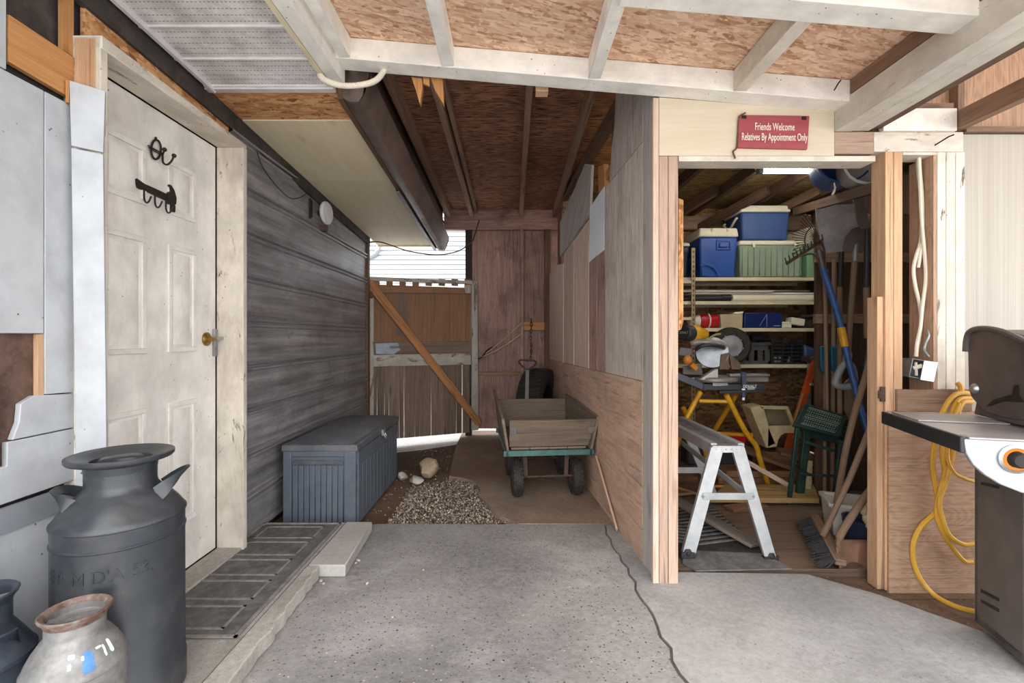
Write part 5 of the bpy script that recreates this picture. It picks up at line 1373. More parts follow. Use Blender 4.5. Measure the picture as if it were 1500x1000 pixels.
m = MB(); m.beam((2.28, 4.5, zz+.235), (2.29, 4.52, zz+.205), .035, .03, (1, 0, 0)); m.build('grip', MT['navy'], t)
m = MB(); m.hexa([(2.72, 4.45, zz+.03), (3.0, 4.45, zz+.0), (3.0, 4.8, zz+.0), (2.72, 4.8, zz+.03), (2.72, 4.45, zz+.19), (3.0, 4.45, zz+.08), (3.0, 4.8, zz+.09), (2.72, 4.8, zz+.19)])
tag(m.build('tarp', m_plain('folded_blue_tarp', '35507d', .5, 0, .2, 9, .2), None, .03), 'folded blue tarp at the right end of the fourth shelf', 'tarp')

# ---- tub and bucket on the overhead rack
t = thing('plastic_tub', 'blue plastic tub on its side on the overhead rack', 'tub', (2.05, 3.0, 2.10))
c = V((2.07, 2.98, 2.28)); R = align((-.25, -1, .1))
m = MB(); m.lathe([(0, -.20), (.12, -.20), (.135, -.19), (.155, .0), (.16, .01), (.148, .01), (.128, -.18), (0, -.185)], c, R, 36); m.build('body', MT['blue2'], t)
t = thing('bucket', 'pale grey plastic bucket on its side in front of the blue tub', 'bucket', (2.2, 2.85, 2.1))
c = V((2.06, 2.74, 2.185)); R = align((-.35, -1, -.05))
m = MB(); m.lathe([(0, -.24), (.105, -.24), (.115, -.23), (.135, .0), (.142, .008), (.128, .01), (.108, -.22), (0, -.225)], c, R, 36); m.build('body', m_plain('pale_grey_plastic', 'c4c2c3', .5, 0, .08), t)
m = MB(); m.tube(cr([P(1222, 268, 2.8), P(1223, 279, 2.78), P(1219, 285, 2.78), P(1224, 274, 2.79)], 5), .004, 6); m.build('bail', MT['cream'], t)

# ---- mitre saw on its stand
t = thing('saw_stand', 'folding yellow tube stand with black rails under the mitre saw', 'stand', (1.6, 3.55, .004))
def yt(pts, r=.019, name='leg'):
    m = MB(); m.tube(cr([P(*p) for p in pts], 5), r, 10); return m.build(name, MT['yellow'], t)
yt([(1026, 574, 3.5), (1006, 612, 3.45), (990, 655, 3.4)])
yt([(1064, 578, 3.42), (1092, 632, 3.47), (1107, 652, 3.52), (1113, 672, 3.56), (1127, 714, 3.70)])
yt([(1078, 578, 3.60), (1062, 605, 3.72), (1046, 634, 3.85), (1040, 668, 3.95)])
yt([(1001, 597, 3.80), (1016, 628, 3.86), (1030, 650, 3.92), (1040, 700, 4.0)])
yt([(1024, 587, 3.47), (1066, 588, 3.44)], .015, 'crossbar'); yt([(1032, 634, 3.80), (1102, 637, 3.50)], .015, 'crossbar')
f = yt([(1030, 714, 3.72), (1136, 712, 3.70)], .018, 'foot_bar')
m = MB(); m.tube([P(1136, 712, 3.70), P(1148, 711.6, 3.70)], .024, 10); m.build('end_cap', MT['black_plastic'], f, label='black rubber end cap')
ST = m_plain('stand_rail', '35383f', .4, .3, .2, 14)
m = MB(); m.beam(P(960, 537, 3.55), P(1030, 566, 3.50), .06, .05); m.beam(P(1028, 566, 3.5), P(1118, 566, 3.46), .08, .045); m.build('rail', ST, t, .003)
m = MB(); m.beam(P(1052, 574, 3.45), P(1112, 572, 3.43), .05, .02); m.build('rail', MT['black_plastic'], t, .003)
m = MB(); m.beam(P(1044, 563, 3.445), P(1066, 562, 3.445), .006, .022); m.beam(P(1095, 570, 3.43), P(1116, 566, 3.43), .006, .02); m.build('bracket', MT['alu'], t)
m = MB(); m.box(P(1089, 555, 3.42), (.03, .03, .10)); m.box(P(1089, 580, 3.42), (.022, .02, .06)); cl = m.build('clamp', m_plain('clamp_blue', '3a4356', .5), t, .003)
m = MB(); m.box(P(1089, 570, 3.408), (.022, .003, .012)); m.box(P(1089, 584, 3.408), (.016, .003, .018)); m.build('sticker', MT['paper'], cl)
c = P(1098.5, 566, 3.40); m = text_mb('DEWALT', .030, .0006, lambda p: V((c.x+p.x, c.y-p.z, c.z+p.y)), .8); m.build('lettering', MT['paper'], t)

t = thing('mitre_saw', 'compound mitre saw with a black and yellow motor on the yellow stand', 'saw', (1.5, 3.55, .86))
SG = m_plain('saw_cast_grey', '8d8780', .45, .35, .15, 9, .1, .3, '6d6258')
m = MB(); m.lathe([(0, 0), (.165, 0), (.175, .01), (.175, .028), (.16, .036), (0, .036)], (1.50, 3.56, .842), None, 40); m.hexa([(1.30, 3.50, .838), (1.88, 3.50, .838), (1.88, 3.62, .838), (1.30, 3.62, .838), (1.30, 3.50, .872), (1.88, 3.50, .872), (1.88, 3.62, .872), (1.30, 3.62, .872)])
m.build('base', SG, t, .004)
m = MB(); m.prism([P(1025, 556, 3.43), P(1032, 551, 3.43), P(1046, 542, 3.43), P(1052, 540, 3.43), P(1052, 555, 3.43), P(1038, 557, 3.43)], V((0, .05, 0))); m.build('mitre_arm', m_plain('saw_pale_cast', 'bdb9b5', .45, .3), t, .003)
m = MB(); m.bx(1.57, 1.86, 3.44, 3.50, .882, .902); m.build('fence_rail', MT['steel'], t, .004)
m = MB(); m.prism([P(1054, 541, 3.47), P(1057, 519, 3.47), P(1068, 516, 3.47), P(1068, 541, 3.47)], V((0, .02, 0))); m.prism([P(1072, 541, 3.49), P(1068, 517, 3.49), P(1084, 531, 3.49), P(1086, 541, 3.49)], V((0, .02, 0))); m.build('fence', m_plain('saw_fence', '6b5648', .5, .3, .2), t, .002)
cM = P(1011, 488, 3.50); R = align((.75, .45, -.05))
m = MB(); m.lathe([(0, -.07), (.05, -.07), (.058, -.06), (.060, 0), (.0, .002)], cM, R, 28); mo = m.build('motor_cap', MT['black_plastic'], t)
m = MB(); m.lathe([(0, .0), (.062, 0), (.065, .01), (.064, .07), (.052, .09), (.048, .15), (0, .16)], cM, R, 28); m.build('motor_housing', MT['yellow'], t)
c = cM-V((.056, .034, 0)); ex = V((.45, -.75, 0)).normalized()
m = text_mb('DEWALT', .026, .0006, lambda p: cM+R @ V((0, 0, -.0715))+ex*p.x+V((0, 0, p.y)), .75); m.build('lettering', MT['cream'], mo)
cB = P(1043, 516, 3.52); R2 = align((-.35, -1, .15))
m = MB(); m.lathe([(0, -.012), (.11, -.012), (.115, 0), (.112, .012), (.0, .016)], cB, R2, 40, 0, PI*2); m.build('blade_guard', m_plain('saw_guard', '85888d', .38, .5, .2, 12, .05), t, label='bare metal blade guard')
m = MB(); m.tube(cr([P(1012, 502, 3.50), P(1030, 501, 3.46), P(1050, 503, 3.46), P(1062, 508, 3.47)], 6), [.026+.004*math.sin(i) for i in range(19)], 10); m.build('arm', SG, t)
m = MB(); m.tube(cr([P(1019, 512, 3.44), P(1029, 506, 3.40), P(1045, 505, 3.40), P(1060, 508, 3.42)], 6), .014, 8); m.build('handle', MT['black_plastic'], t)
m = MB(); m.tube(cr([P(1036, 498, 3.5), P(1046, 491, 3.5), P(1055, 489, 3.55)], 6), .008, 8); m.build('cable_loop', m_plain('tan_cable', 'a08a62', .5), t)
m = MB(); m.ball(P(1007, 527, 3.42), .034, (1, .8, 1), 12); m.tube([P(1012, 533, 3.40), P(1020, 540, 3.40)], .02, 8); m.build('lock_knob', m_plain('saw_orange', 'b9762c', .5), t)
m = MB(); m.hexa([P(993, 520, 3.47), P(1012, 524, 3.47), P(1012, 524, 3.6), P(993, 520, 3.6), P(996, 508, 3.47), P(1016, 510, 3.47), P(1016, 510, 3.6), P(996, 508, 3.6)]); m.hexa([P(1000, 548, 3.47), P(1030, 550, 3.47), P(1030, 550, 3.62), P(1000, 548, 3.62), P(1000, 536, 3.47), P(1028, 534, 3.47), P(1028, 534, 3.62), P(1000, 536, 3.62)]); m.build('pivot_body', MT['dark_steel'], t, .006)

# ---- orange step ladder at the back
t = thing('step_ladder', 'orange fibreglass step ladder standing in front of the shelves', 'ladder', (2.4, 4.0, 0))
def lp(u, v, Y): return P(u, v, Y)
for name, a, b in (('front_rail', P(1194, 527, 4.22), P(1142, 695, 4.0)), ('front_rail', P(1200, 527, 4.28), P(1198, 694, 4.06))):
    m = MB(); m.beam(a, b, .055, .03, (0, 1, 0)); o = m.build(name, MT['orange_fg'], t, .003)
for a, b in ((P(1186, 530, 4.34), P(1182, 682, 4.34)),):
    m = MB(); m.beam(a, b, .03, .03, (0, 1, 0)); m.build('rear_rail', MT['alu'], t, .002)
m = MB(); m.beam(P(1180, 526, 4.26), P(1203, 525, 4.28), .12, .05); m.build('top_cap', MT['rust'], t, .008)
for k in range(4):
    f_ = .22+k*.23
    a = P(1194, 527, 4.22).lerp(P(1142, 695, 4.0), f_); b = P(1200, 527, 4.28).lerp(P(1198, 694, 4.06), f_)
    m = MB(); m.beam(a, b, .07, .02); m.build('step', MT['alu'], t)
m = MB(); a = P(1194, 527, 4.22); b = P(1142, 695, 4.0); c = a.lerp(b, .3)+V((-.03, -.02, 0)); d = a.lerp(b, .62)+V((-.03, -.02, 0)); m.beam(c, d, .006, .02, (0, 1, 0)); m.build('sticker', m_plain('yellowed_sticker', 'b8a06a', .5), t)

# ---- beige plastic stool lying tipped
t = thing('plastic_stool', 'dirty beige plastic stool tipped behind the green step stool', 'stool', (1.85, 3.9, .2))
Yb = 3.75
m = MB(); m.prism([P(1099, 597, Yb), P(1113, 594, Yb), P(1137, 650, Yb), P(1123, 656, Yb)], V((0, .16, 0)))
m.prism([P(1113, 594, Yb), P(1118, 594, Yb), P(1127, 624, Yb), P(1123, 624, Yb)], V((0, .16, 0))); m.build('leg_panel', MT['beige'], t, .006)
m = MB(); m.prism([P(1125, 624, Yb), P(1166, 623, Yb), P(1166, 634, Yb), P(1150, 634.5, Yb), P(1144, 638, Yb), P(1140, 645, Yb), P(1138, 654, Yb), P(1124, 656, Yb)], V((0, .02, 0))); m.build('front_rim', MT['beige'], t, .004)
m = MB(); m.prism([P(1113, 594, Yb), P(1152, 595, Yb), P(1152, 600, Yb), P(1115, 599, Yb)], V((0, .02, 0))); m.prism([P(1150, 595, Yb), P(1155, 595, Yb), P(1166, 624, Yb), P(1161, 624, Yb)], V((0, .03, 0))); m.build('top_rim', MT['beige'], t, .004)
m = MB(); m.prism([P(1118, 598, Yb+.17), P(1153, 598, Yb+.17), P(1164, 626, Yb+.17), P(1126, 626, Yb+.17)], V((0, .01, 0))); m.build('seat', m_plain('dark_beige', '7d6d50', .7), t)

# ---- green folding step stool
t = thing('step_stool', 'dark green metal step stool with a studded tilted tread', 'step stool', (1.98, 3.4, .004))
Yg = 3.28
n0, n1, n2, n3 = P(1163, 622, Yg), P(1229, 640, Yg), P(1243, 609, Yg+.13), P(1180, 590, Yg+.13)
nn = (n1-n0).cross(n3-n0).normalized()
if nn.y > 0: nn = -nn
m = MB(); m.prism([n0, n1, n2, n3], -nn*.03); tr = m.build('tread', MT['green_paint'], t, .006)
GW = m_plain('worn_stud_metal', '9a9f9b', .45, .3, .2, 20)
m = MB()
for k, (b0, b1) in enumerate(((.13, .45), (.53, .86))):
    def tp(a, b): return n0.lerp(n1, a).lerp(n3.lerp(n2, a), b)
    c4 = [tp(.12, b0), tp(.88, b0), tp(.88, b1), tp(.12, b1)]
    m.tube([p+nn*.001 for p in c4], .0025, 5, True)
    for i in range(14):
        for j in range(3):
            m.ball(tp(.17+.66*i/13, b0+(b1-b0)*(.2+.3*j))+nn*.001, .0045, n=6)
m.build('stud_pattern', GW, tr)
def gl(a, b, nm='leg', w=.028): 
    m = MB(); m.beam(a, b, w, w*.8, (0, 1, 0)); return m.build(nm, MT['green_paint'], t, .004)
gl(P(1168, 626, 3.30), P(1155, 741, 3.33)); gl(P(1232, 645, 3.29), P(1222, 728, 3.30))
gl(P(1182, 622, 3.44), P(1170, 734, 3.42), w=.05); gl(P(1243, 625, 3.42), P(1236, 722, 3.50), w=.05)
gl(P(1176, 646, 3.32), P(1222, 660, 3.30), 'crossbar', .022); gl(P(1170, 694, 3.33), P(1224, 697, 3.31), 'crossbar', .018)
m = MB(); m.tube([P(1166, 680, 3.31), P(1194, 700, 3.31)], .004, 6); m.build('brace', MT['iron'], t)
m = MB(); m.hexa([P(1183, 640, 3.46), P(1236, 652, 3.46), P(1236, 652, 3.52), P(1183, 640, 3.52), P(1184, 628, 3.46), P(1237, 640, 3.46), P(1237, 640, 3.52), P(1184, 628, 3.52)]); m.build('lower_tread', MT['green_paint'], t, .003)

# ---- aluminium work platform
t = thing('work_platform', 'aluminium work platform with an A-shaped end frame in the shed doorway', 'work platform', (1.15, 2.9, .004))
Y0 = 2.50
m = MB(); m.prism([P(1044, 653, Y0+.05), P(1090, 653, Y0+.05), P(1093, 663, Y0+.045), P(1041, 663, Y0+.045)], V((0, .03, 0))); eb = m.build('end_plate', MT['alu'], t, .002)
m = MB()
for i in range(6): m.ball(P(1049+i*7.4, 658, Y0+.046), .004, (1, .5, 1), 8)
m.build('rivets', MT['galv'], eb)
m = MB(); m.prism([P(1042, 655, Y0+.046), P(1061, 655, Y0+.046), P(1019, 812, Y0), P(999, 812, Y0)], V((0, .024, 0)), (0, 0, 1)); l1 = m.build('leg', MT['alu'], t, .002)
m = MB(); m.prism([P(1072, 655, Y0+.046), P(1091, 655, Y0+.046), P(1138, 818, Y0-.01), P(1121, 818, Y0-.01)], V((0, .024, 0)), (0, 0, 1)); l2 = m.build('leg', MT['alu'], t, .002)
for l, u, v in ((l1, 1008, 810), (l2, 1130, 815)):
    m = MB(); c = P(u, v, Y0-.006); m.lathe([(0, .012), (.010, .012), (.012, .004), (.024, .003), (.024, 0)], c, align((0, -1, 0)), 6); m.box(c+V((0, .012, -.012)), (.075, .034, .03)); m.build('foot', MT['black_plastic'], l, .004)
m = MB(); m.prism([P(1031, 722, Y0+.018), P(1104, 722, Y0+.018), P(1107, 726, Y0+.018), P(1104, 732, Y0+.018), P(1031, 732, Y0+.018), P(1028, 727, Y0+.018)], V((0, .012, 0))); cb = m.build('crossbar', MT['alu'], t, .001)
m = MB(); m.ball(P(1031, 727, Y0+.015), .006, n=8); m.ball(P(1104, 727, Y0+.015), .006, n=8); m.build('bolt', MT['galv'], cb)
for (ux, zz_) in ((1046, 0), (1086, 0)):
    a = P(ux, 657, Y0+.08); b = V((a.x-.03, 3.42, a.z+.005))
    m = MB(); m.beam(a, b, .035, .06); m.build('side_rail', MT['alu'], t, .003)
m = MB()
for k in range(3):
    a = P(1056+k*10, 653, Y0+.09); m.beam(a+V((0, 0, -.008)), V((a.x-.03, 3.40, a.z-.003)), .036, .01)
m.build('deck', MT['galv'], t, .001)
a = P(1086, 657, Y0+.08); zt_ = a.z
m = MB(); m.beam(V((1.205, 3.34, zt_-.02)), V((1.43, 3.36, .02)), .055, .026, (0, 1, 0)); m.build('leg', MT['alu'], t, .002)
m = MB(); m.beam(V((1.09, 3.34, zt_-.02)), V((.88, 3.36, .02)), .055, .026, (0, 1, 0)); m.build('leg', MT['alu'], t, .002)
m = MB(); m.beam(V((.98, 3.335, .24)), V((1.34, 3.335, .24)), .012, .04); m.build('crossbar', MT['alu'], t)
m = MB(); m.beam(V((1.17, 3.30, .44)), P(1092, 722, 2.56), .012, .032, (0, 0, 1)); m.build('diagonal_brace', MT['alu'], t, .002)

# ---- mat, boards, lumber on the floor
t = thing('rubber_mat', 'ribbed black rubber mat with a flat border under the aluminium platform', 'mat', (1.1, 2.6, .004))
m = MB(); q = [PZ(1000, 826, .006), PZ(1020, 837, .006), PZ(1160, 834, .006), PZ(1108, 806, .006), PZ(1000, 808, .006)]; m.prism(q, V((0, 0, .006))); m.build('border', MT['rubber_mat'], t)
m = MB(); m.hexa([V((.80, 2.60, .006)), V((1.36, 2.55, .006)), V((1.36, 3.3, .006)), V((.80, 3.3, .006)), V((.80, 2.60, .016)), V((1.36, 2.55, .016)), V((1.36, 3.3, .016)), V((.80, 3.3, .016))]); rm = m.build('ribbed_field', MT['rubber'], t)
m = MB()
for i in range(11):
    f_ = .06+.085*i
    a = V((.81, 2.70, .018)).lerp(V((.81, 3.29, .018)), f_); b = V((1.35, 2.70, .018)).lerp(V((1.35, 3.29, .018)), f_); c = a.lerp(b, .42)+V((0, -.08, 0))
    m.beam(a, c, .016, .010); m.beam(c, b, .016, .010)
m.build('rib', m_plain('dusty_ribs', '5a5856', .8, 0, .2, 14, .1, .5, '8a8784'), rm)
m = MB(); m.beam(V((1.33, 2.60, .035)), V((.95, 3.26, .15)), .10, .02, (.1, 0, 1)); tag(m.build('plank', m_wood('grey_old_plank', '4a433e', '7f766e', var=.2), None, .003), 'grey weathered plank sloping behind the aluminium legs', 'plank')
m = MB(); m.hexa([P(1040, 736, 3.30), P(1200, 737, 3.30), P(1192, 716, 3.62), P(1062, 716, 3.62), P(1040, 729, 3.30), P(1200, 730, 3.30), P(1192, 709, 3.62), P(1062, 709, 3.62)]); tag(m.build('board', m_wood('particle_board', '8d7146', 'b89a68', across=8, var=.1, knots=0), None, .002), 'tan sheet of board lying on the shed floor under the green step stool', 'board')
rnd = random.Random(31)
labs = ['brown board topmost of the scrap lumber behind the yellow stand', 'dark board lying across the scrap lumber pile', 'orange-brown board near the foot of the ladder', 'rough board lowest in the scrap lumber pile', 'pale narrow lath slanting through the scrap lumber', 'short brown board at the right of the scrap lumber']
for i, (a, b, w) in enumerate(((P(1085, 655, 3.86), P(1172, 688, 3.80), .11), (P(1110, 668, 3.88), P(1188, 672, 3.86), .12), (P(1140, 660, 3.90), P(1192, 670, 3.88), .10), (P(1062, 690, 3.88), P(1178, 690, 3.84), .16), (P(1094, 676, 3.62), P(1154, 710, 3.5), .03), (P(1160, 690, 3.84), P(1192, 690, 3.80), .14))):
    m = MB(); m.beam(a, b, w, .025, (0, -.3, 1)); tag(m.build('lumber_board', MT['lumber'] if i != 4 else MT['part_pale'], None, .002), labs[i], 'board', 'scrap lumber on the shed floor')
for i, (x, y, z, w) in enumerate(((1.95, 3.87, -.01, .4), (1.98, 3.87, .045, .36), (1.2, 3.9, -.01, .35))):
    m = MB(); m.box((x, y, z+.04+.0*i), (w*1.6, .2, .05)); tag(m.build('timber_block', MT['lumber'], None, .004), ['heavy brown timber under the scrap lumber pile', 'upper heavy brown timber below the scrap lumber', 'brown timber lying behind the platform legs'][i], 'block')
t = thing('power_tool', 'red and black power tool lying under the yellow stand', 'tool', (1.6, 4.0, .1))
m = MB(); m.bx(1.55, 1.95, 3.95, 4.1, .28, .36); m.build('body', MT['red'], t, .02)
m = MB(); m.bx(1.45, 2.0, 3.96, 4.12, .10, .275); m.build('base', MT['black_plastic'], t, .02)
m = MB(); m.tube([P(1184, 675, 3.6), P(1182, 725, 3.52)], .03, 14); tag(m.build('pipe', MT['beige'], None), 'short beige pipe standing inside the green step stool', 'pipe')

# ---- long tools against the plank screen
def rod(name, pts, r, mat, t, n=10):
    m = MB(); pp = cr([P(*p) for p in pts], 4) if len(pts) > 2 else [P(*p) for p in pts]; m.tube(pp, r, n); return m.build(name, mat, t)
# square shovel
t = thing('square_shovel', 'square-bladed grey shovel hanging blade up among the long tools', 'shovel', P(1230, 640, 3.5))
Y = 3.44
m = MB(); m._frame(None)
q = [(1194, 305), (1198, 301), (1252, 298.5), (1256, 303), (1258, 345), (1252, 366), (1208, 371), (1204, 366)]
for off in (0, .004):
    for u, v in q:
        d = abs((u-1228)/32.0)**2*.03
        m.v.append(P(u, v, Y-d)+V((0, off, 0)))
nq = len(q); m.face(list(range(nq))); m.face(list(range(nq, 2*nq))[::-1])
for j in range(nq): m.face((j, nq+j, nq+(j+1) % nq, (j+1) % nq))
bl = m.build('blade', MT['shovel_steel'], t, smooth=False)
rod('socket', [(1234, 330, 3.435), (1233, 365, 3.45), (1230, 420, 3.47)], [.012, .014]+[.017]*7, MT['iron'], t)
rod('handle', [(1230, 418, 3.47), (1230, 640, 3.50)], .017, MT['handle_wood'], t)
# round shovel with D grip
t = thing('spade', 'round-bladed shovel with a grey D-grip hanging upside down', 'spade', P(1240, 560, 3.3))
Y = 3.34
m = MB(); m._frame(None)
q = [(1234, 362), (1238, 347), (1247, 335), (1260, 331), (1270, 337), (1272, 352), (1268, 362), (1252, 367), (1238, 371)]
for off in (0, .004):
    for u, v in q: m.v.append(P(u, v, Y-.0012*((u-1253)**2)*.06)+V((0, off, 0)))
nq = len(q); m.face(list(range(nq))); m.face(list(range(nq, 2*nq))[::-1])
for j in range(nq): m.face((j, nq+j, nq+(j+1) % nq, (j+1) % nq))
m.build('blade', MT['dark_steel'], t, smooth=False)
rod('socket', [(1255, 345, 3.335), (1253, 365, 3.34), (1252, 384, 3.34)], [.010]*3+[.016]*6, MT['galv'], t)
rod('handle', [(1252, 383, 3.34), (1246, 460, 3.31), (1242, 524, 3.28)], .019, MT['handle_wood'], t)
m = MB(); gq = [(1240, 530), (1233, 538), (1226, 552), (1224, 562), (1231, 566), (1246, 565), (1251, 556), (1249, 540), (1243, 531)]
m.tube(cr([P(u, v, 3.25) for u, v in gq], 5, True), .023, 10, True); m.tube([P(1242, 517, 3.27), P(1240, 534, 3.25)], .027, 10); m.build('grip', MT['grey_plastic'], t, label='grey plastic D-shaped grip')
# drain spade
t = thing('drain_spade', 'narrow dark drain spade hanging next to the doorway stud', 'spade', P(1266, 540, 3.2))
Y = 3.18
m = MB(); m._frame(None)
q = [(1246, 272), (1249, 262), (1254, 259), (1260, 263), (1268, 305), (1275, 338), (1274, 345), (1259, 333), (1255, 320)]
for off in (0, .006):
    for u, v in q: m.v.append(P(u, v, Y)+V((0, off, 0)))
nq = len(q); m.face(list(range(nq))); m.face(list(range(nq, 2*nq))[::-1])
for j in range(nq): m.face((j, nq+j, nq+(j+1) % nq, (j+1) % nq))
m.build('blade', MT['dark_steel'], t, smooth=False)
rod('shaft', [(1270, 335, 3.18), (1270, 365, 3.18), (1269, 422, 3.19)], .018, MT['black_plastic'], t)
rod('handle', [(1269, 421, 3.19), (1270, 495, 3.2)], .019, MT['handle_wood'], t)
rod('ferrule', [(1270, 493, 3.2), (1271, 510, 3.2), (1267, 535, 3.2)], .017, MT['black_plastic'], t)
rod('grip', [(1261, 538, 3.2), (1277, 536, 3.2)], .02, MT['black_plastic'], t)
# leaf rake
t = thing('leaf_rake', 'fan-shaped leaf rake with thin tines above the pale green tub', 'rake', P(1205, 620, 3.45))
hub = P(1203, 352, 3.42)
m = MB()
for i in range(15):
    a = math.radians(118+i*6.2); d = V((math.cos(a), 0, math.sin(a)))
    e = hub+d*(.20+.02*math.sin(i))
    m.tube(cr([hub+d*.03, hub+d*.12, e, e+V((-.004, -.035, -.008))], 4), .0028, 5)
m.build('tines', MT['rust'], t)
m = MB(); m.tube([hub+V((math.cos(a), 0, math.sin(a)))*.12+V((0, -.004, 0)) for a in [math.radians(118+i*10.8) for i in range(9)]], .005, 6); m.build('brace', MT['rust'], t)
rod('handle', [(1203, 352, 3.42), (1208, 400, 3.46), (1212, 640, 3.56)], .013, MT['handle_wood'], t)
# bow rake with blue fibreglass handle
t = thing('garden_rake', 'rusty toothed garden rake with a blue fibreglass handle and yellow grip', 'rake', P(1240, 600, 3.25))
m = MB(); a, b = P(1152, 386, 3.35), P(1205, 352, 3.42); m.beam(a, b, .012, .02); 
for i in range(11):
    p = a.lerp(b, i/10); m.tube(cr([p, p+V((-.02, -.03, .012)), p+V((-.045, -.06, .03))], 3), [.005]*4+[.004]*3, 5)
m.build('head', MT['rust'], t)
m = MB(); m.tube(cr([P(1170, 375, 3.37), P(1190, 372, 3.36), P(1202, 384, 3.36), P(1206, 396, 3.36)], 5), .007, 6); m.tube(cr([P(1203, 354, 3.42), P(1208, 370, 3.39), P(1206, 396, 3.36)], 5), .007, 6); m.build('bow', MT['rust'], t)
rod('ferrule', [(1199, 366, 3.37), (1206, 396, 3.36)], .020, MT['dark_steel'], t)
rod('handle', [(1205, 393, 3.36), (1220, 438, 3.31), (1233, 482, 3.26)], .021, MT['blue_handle'], t)
rod('sleeve', [(1232, 480, 3.26), (1238, 508, 3.23)], .025, MT['yellow'], t)
rod('handle', [(1238, 508, 3.23), (1256, 580, 3.17), (1276, 650, 3.1)], .020, MT['blue_handle'], t)
# plain wooden handles
for (lab, pts, r) in (('grey wooden tool handle standing right of the square shovel', [(1222, 380, 3.55), (1219, 719, 3.57)], .016),
                      ('long wooden handle leaning behind the doorway stud', [(1277, 520, 2.9), (1243, 640, 2.85), (1222, 760, 2.9)], .018),
                      ('reddish grooved pole leaning beside the plank screen', [(1210, 395, 3.57), (1208, 719, 3.57)], .014)):
    m = MB(); m.tube(cr([P(*p) for p in pts], 4) if len(pts) > 2 else [P(*p) for p in pts], r, 10); tag(m.build('wooden_pole', MT['handle_wood'], None), lab, 'pole', 'wooden poles in the shed')
m = MB(); m.prism([P(1238, 560, 3.5), P(1250, 550, 3.5), P(1254, 590, 3.5), P(1250, 612, 3.5), P(1243, 615, 3.5), P(1238, 600, 3.5)], V((0, .02, 0))); tag(m.build('paddle', MT['handle_wood'], None, .004), 'brown flat wooden paddle behind the grey D-grip', 'paddle')
for u, lab in ((1207, 'left'), (1223, 'right')):
    m = MB(); m.prism([P(u-5, 508, 3.53), P(u+6, 505, 3.53), P(u+7, 535, 3.53), P(u+2, 548, 3.53), P(u-4, 540, 3.53)], V((0, .025, 0))); tag(m.build('paddle', m_plain('teal_plastic', '1e5666', .5), None, .004), 'teal plastic paddle blade on the plank screen, %s of the two' % lab, 'paddle')
# push broom: handle from doorway top right, head on the floor
t = thing('push_broom', 'push broom with black bristles lying on the shed floor', 'broom', PZ(1205, 800))
a, b = PZ(1190, 766, .03), PZ(1228, 832, .04)
m = MB(); m.beam(a+V((.012, 0, .045)), b+V((.012, 0, .025)), .05, .03); m.build('head', MT['handle_wood'], t, .006)
m = MB(); rnd = random.Random(6); d = (b-a)
for i in range(420):
    p = a+d*rnd.random()+V((rnd.uniform(-.03, 0), 0, .035)); e = p+V((rnd.uniform(-.085, -.03), rnd.uniform(-.02, .02), rnd.uniform(-.032, -.02)))
    e.z = max(e.z, .008); m.tube([p, e], .0028, 4, caps=False)
o = m.build('bristles', MT['black_plastic'], t); o['kind'] = 'stuff'
m = MB(); m.tube([PZ(1205, 785, .09), P(1245, 700, 2.62), P(1282, 610, 2.5)], .016, 10); m.build('handle', MT['handle_wood'], t)
# scoop shovel in the doorway corner
t = thing('scoop_shovel', 'brown scoop shovel standing on its blade by the doorway stud', 'shovel', PZ(1250, 835))
m = MB(); m._frame(None)
nx, nz = 9, 9
for j in range(nz):
    for i in range(nx):
        s = i/(nx-1); k = j/(nz-1)
        u = 1224+(s)*52+6*math.sin(PI*k)*(s-.5)*0 - (1-s)*4*k*(1-k)*-1
        v = 790+k*48*(1-.18*(abs(s-.5)*2)**2)+ (1-k)*abs(s-.25)*0
        if i == 0: u += 8*k*k
        Yc = 2.46-.12*k+.12*math.sin(PI*s)*(.4+.6*k)
        m.v.append(P(u, v, Yc))
for j in range(nz-1):
    for i in range(nx-1): m.face((j*nx+i, (j+1)*nx+i, (j+1)*nx+i+1, j*nx+i+1), True)
sb = m.build('blade', m_plain('brown_scoop', '94705c', .6, .1, .25, 8, .1, .3, '8d7868'), t)
md = sb.modifiers.new('Solidify', 'SOLIDIFY'); md.thickness = .006
m = MB(); m.tube(cr([P(1229, 806, 2.44), P(1228, 792, 2.42), P(1236, 774, 2.42), P(1262, 735, 2.46), P(1284, 706, 2.5)], 6), [.012]*8+[.019]*17, 10); m.build('handle', MT['handle_wood'], t)
# white bucket / box and green hose nozzle
t = thing('plastic_bin', 'dirty white plastic bin behind the tool handles by the doorway stud', 'bin', (1.95, 2.95, 0))
q0 = [(1.87, 2.80), (2.14, 2.70), (2.22, 2.92), (1.95, 3.02)]
m = MB(); z0, z1 = .006, .185
for i in range(4):
    a, b = V((*q0[i], 0)), V((*q0[(i+1) % 4], 0)); c = V((2.04, 2.86, 0))
    ai, bi = a.lerp(c, .05), b.lerp(c, .05); ab, bb = a.lerp(c, .12), b.lerp(c, .12); abi, bbi = ab.lerp(c, .05), bb.lerp(c, .05)
    m.hexa([ab+V((0, 0, z0)), bb+V((0, 0, z0)), bbi+V((0, 0, z0)), abi+V((0, 0, z0)), a+V((0, 0, z1)), b+V((0, 0, z1)), bi+V((0, 0, z1)), ai+V((0, 0, z1))])
m.prism([V((*p, z0)).lerp(V((2.04, 2.86, z0)), .12) for p in q0], V((0, 0, .006))); m.build('body', MT['frond'], t)
m = MB()
for i in range(4):
    a, b = V((*q0[i], z1)), V((*q0[(i+1) % 4], z1)); m.beam(a, b, .022, .018)
m.build('rim', MT['frond'], t)
t = thing('hand_trowel', 'dark green hand tool hanging over the edge of the white bin', 'tool', (1.9, 2.9, .2))
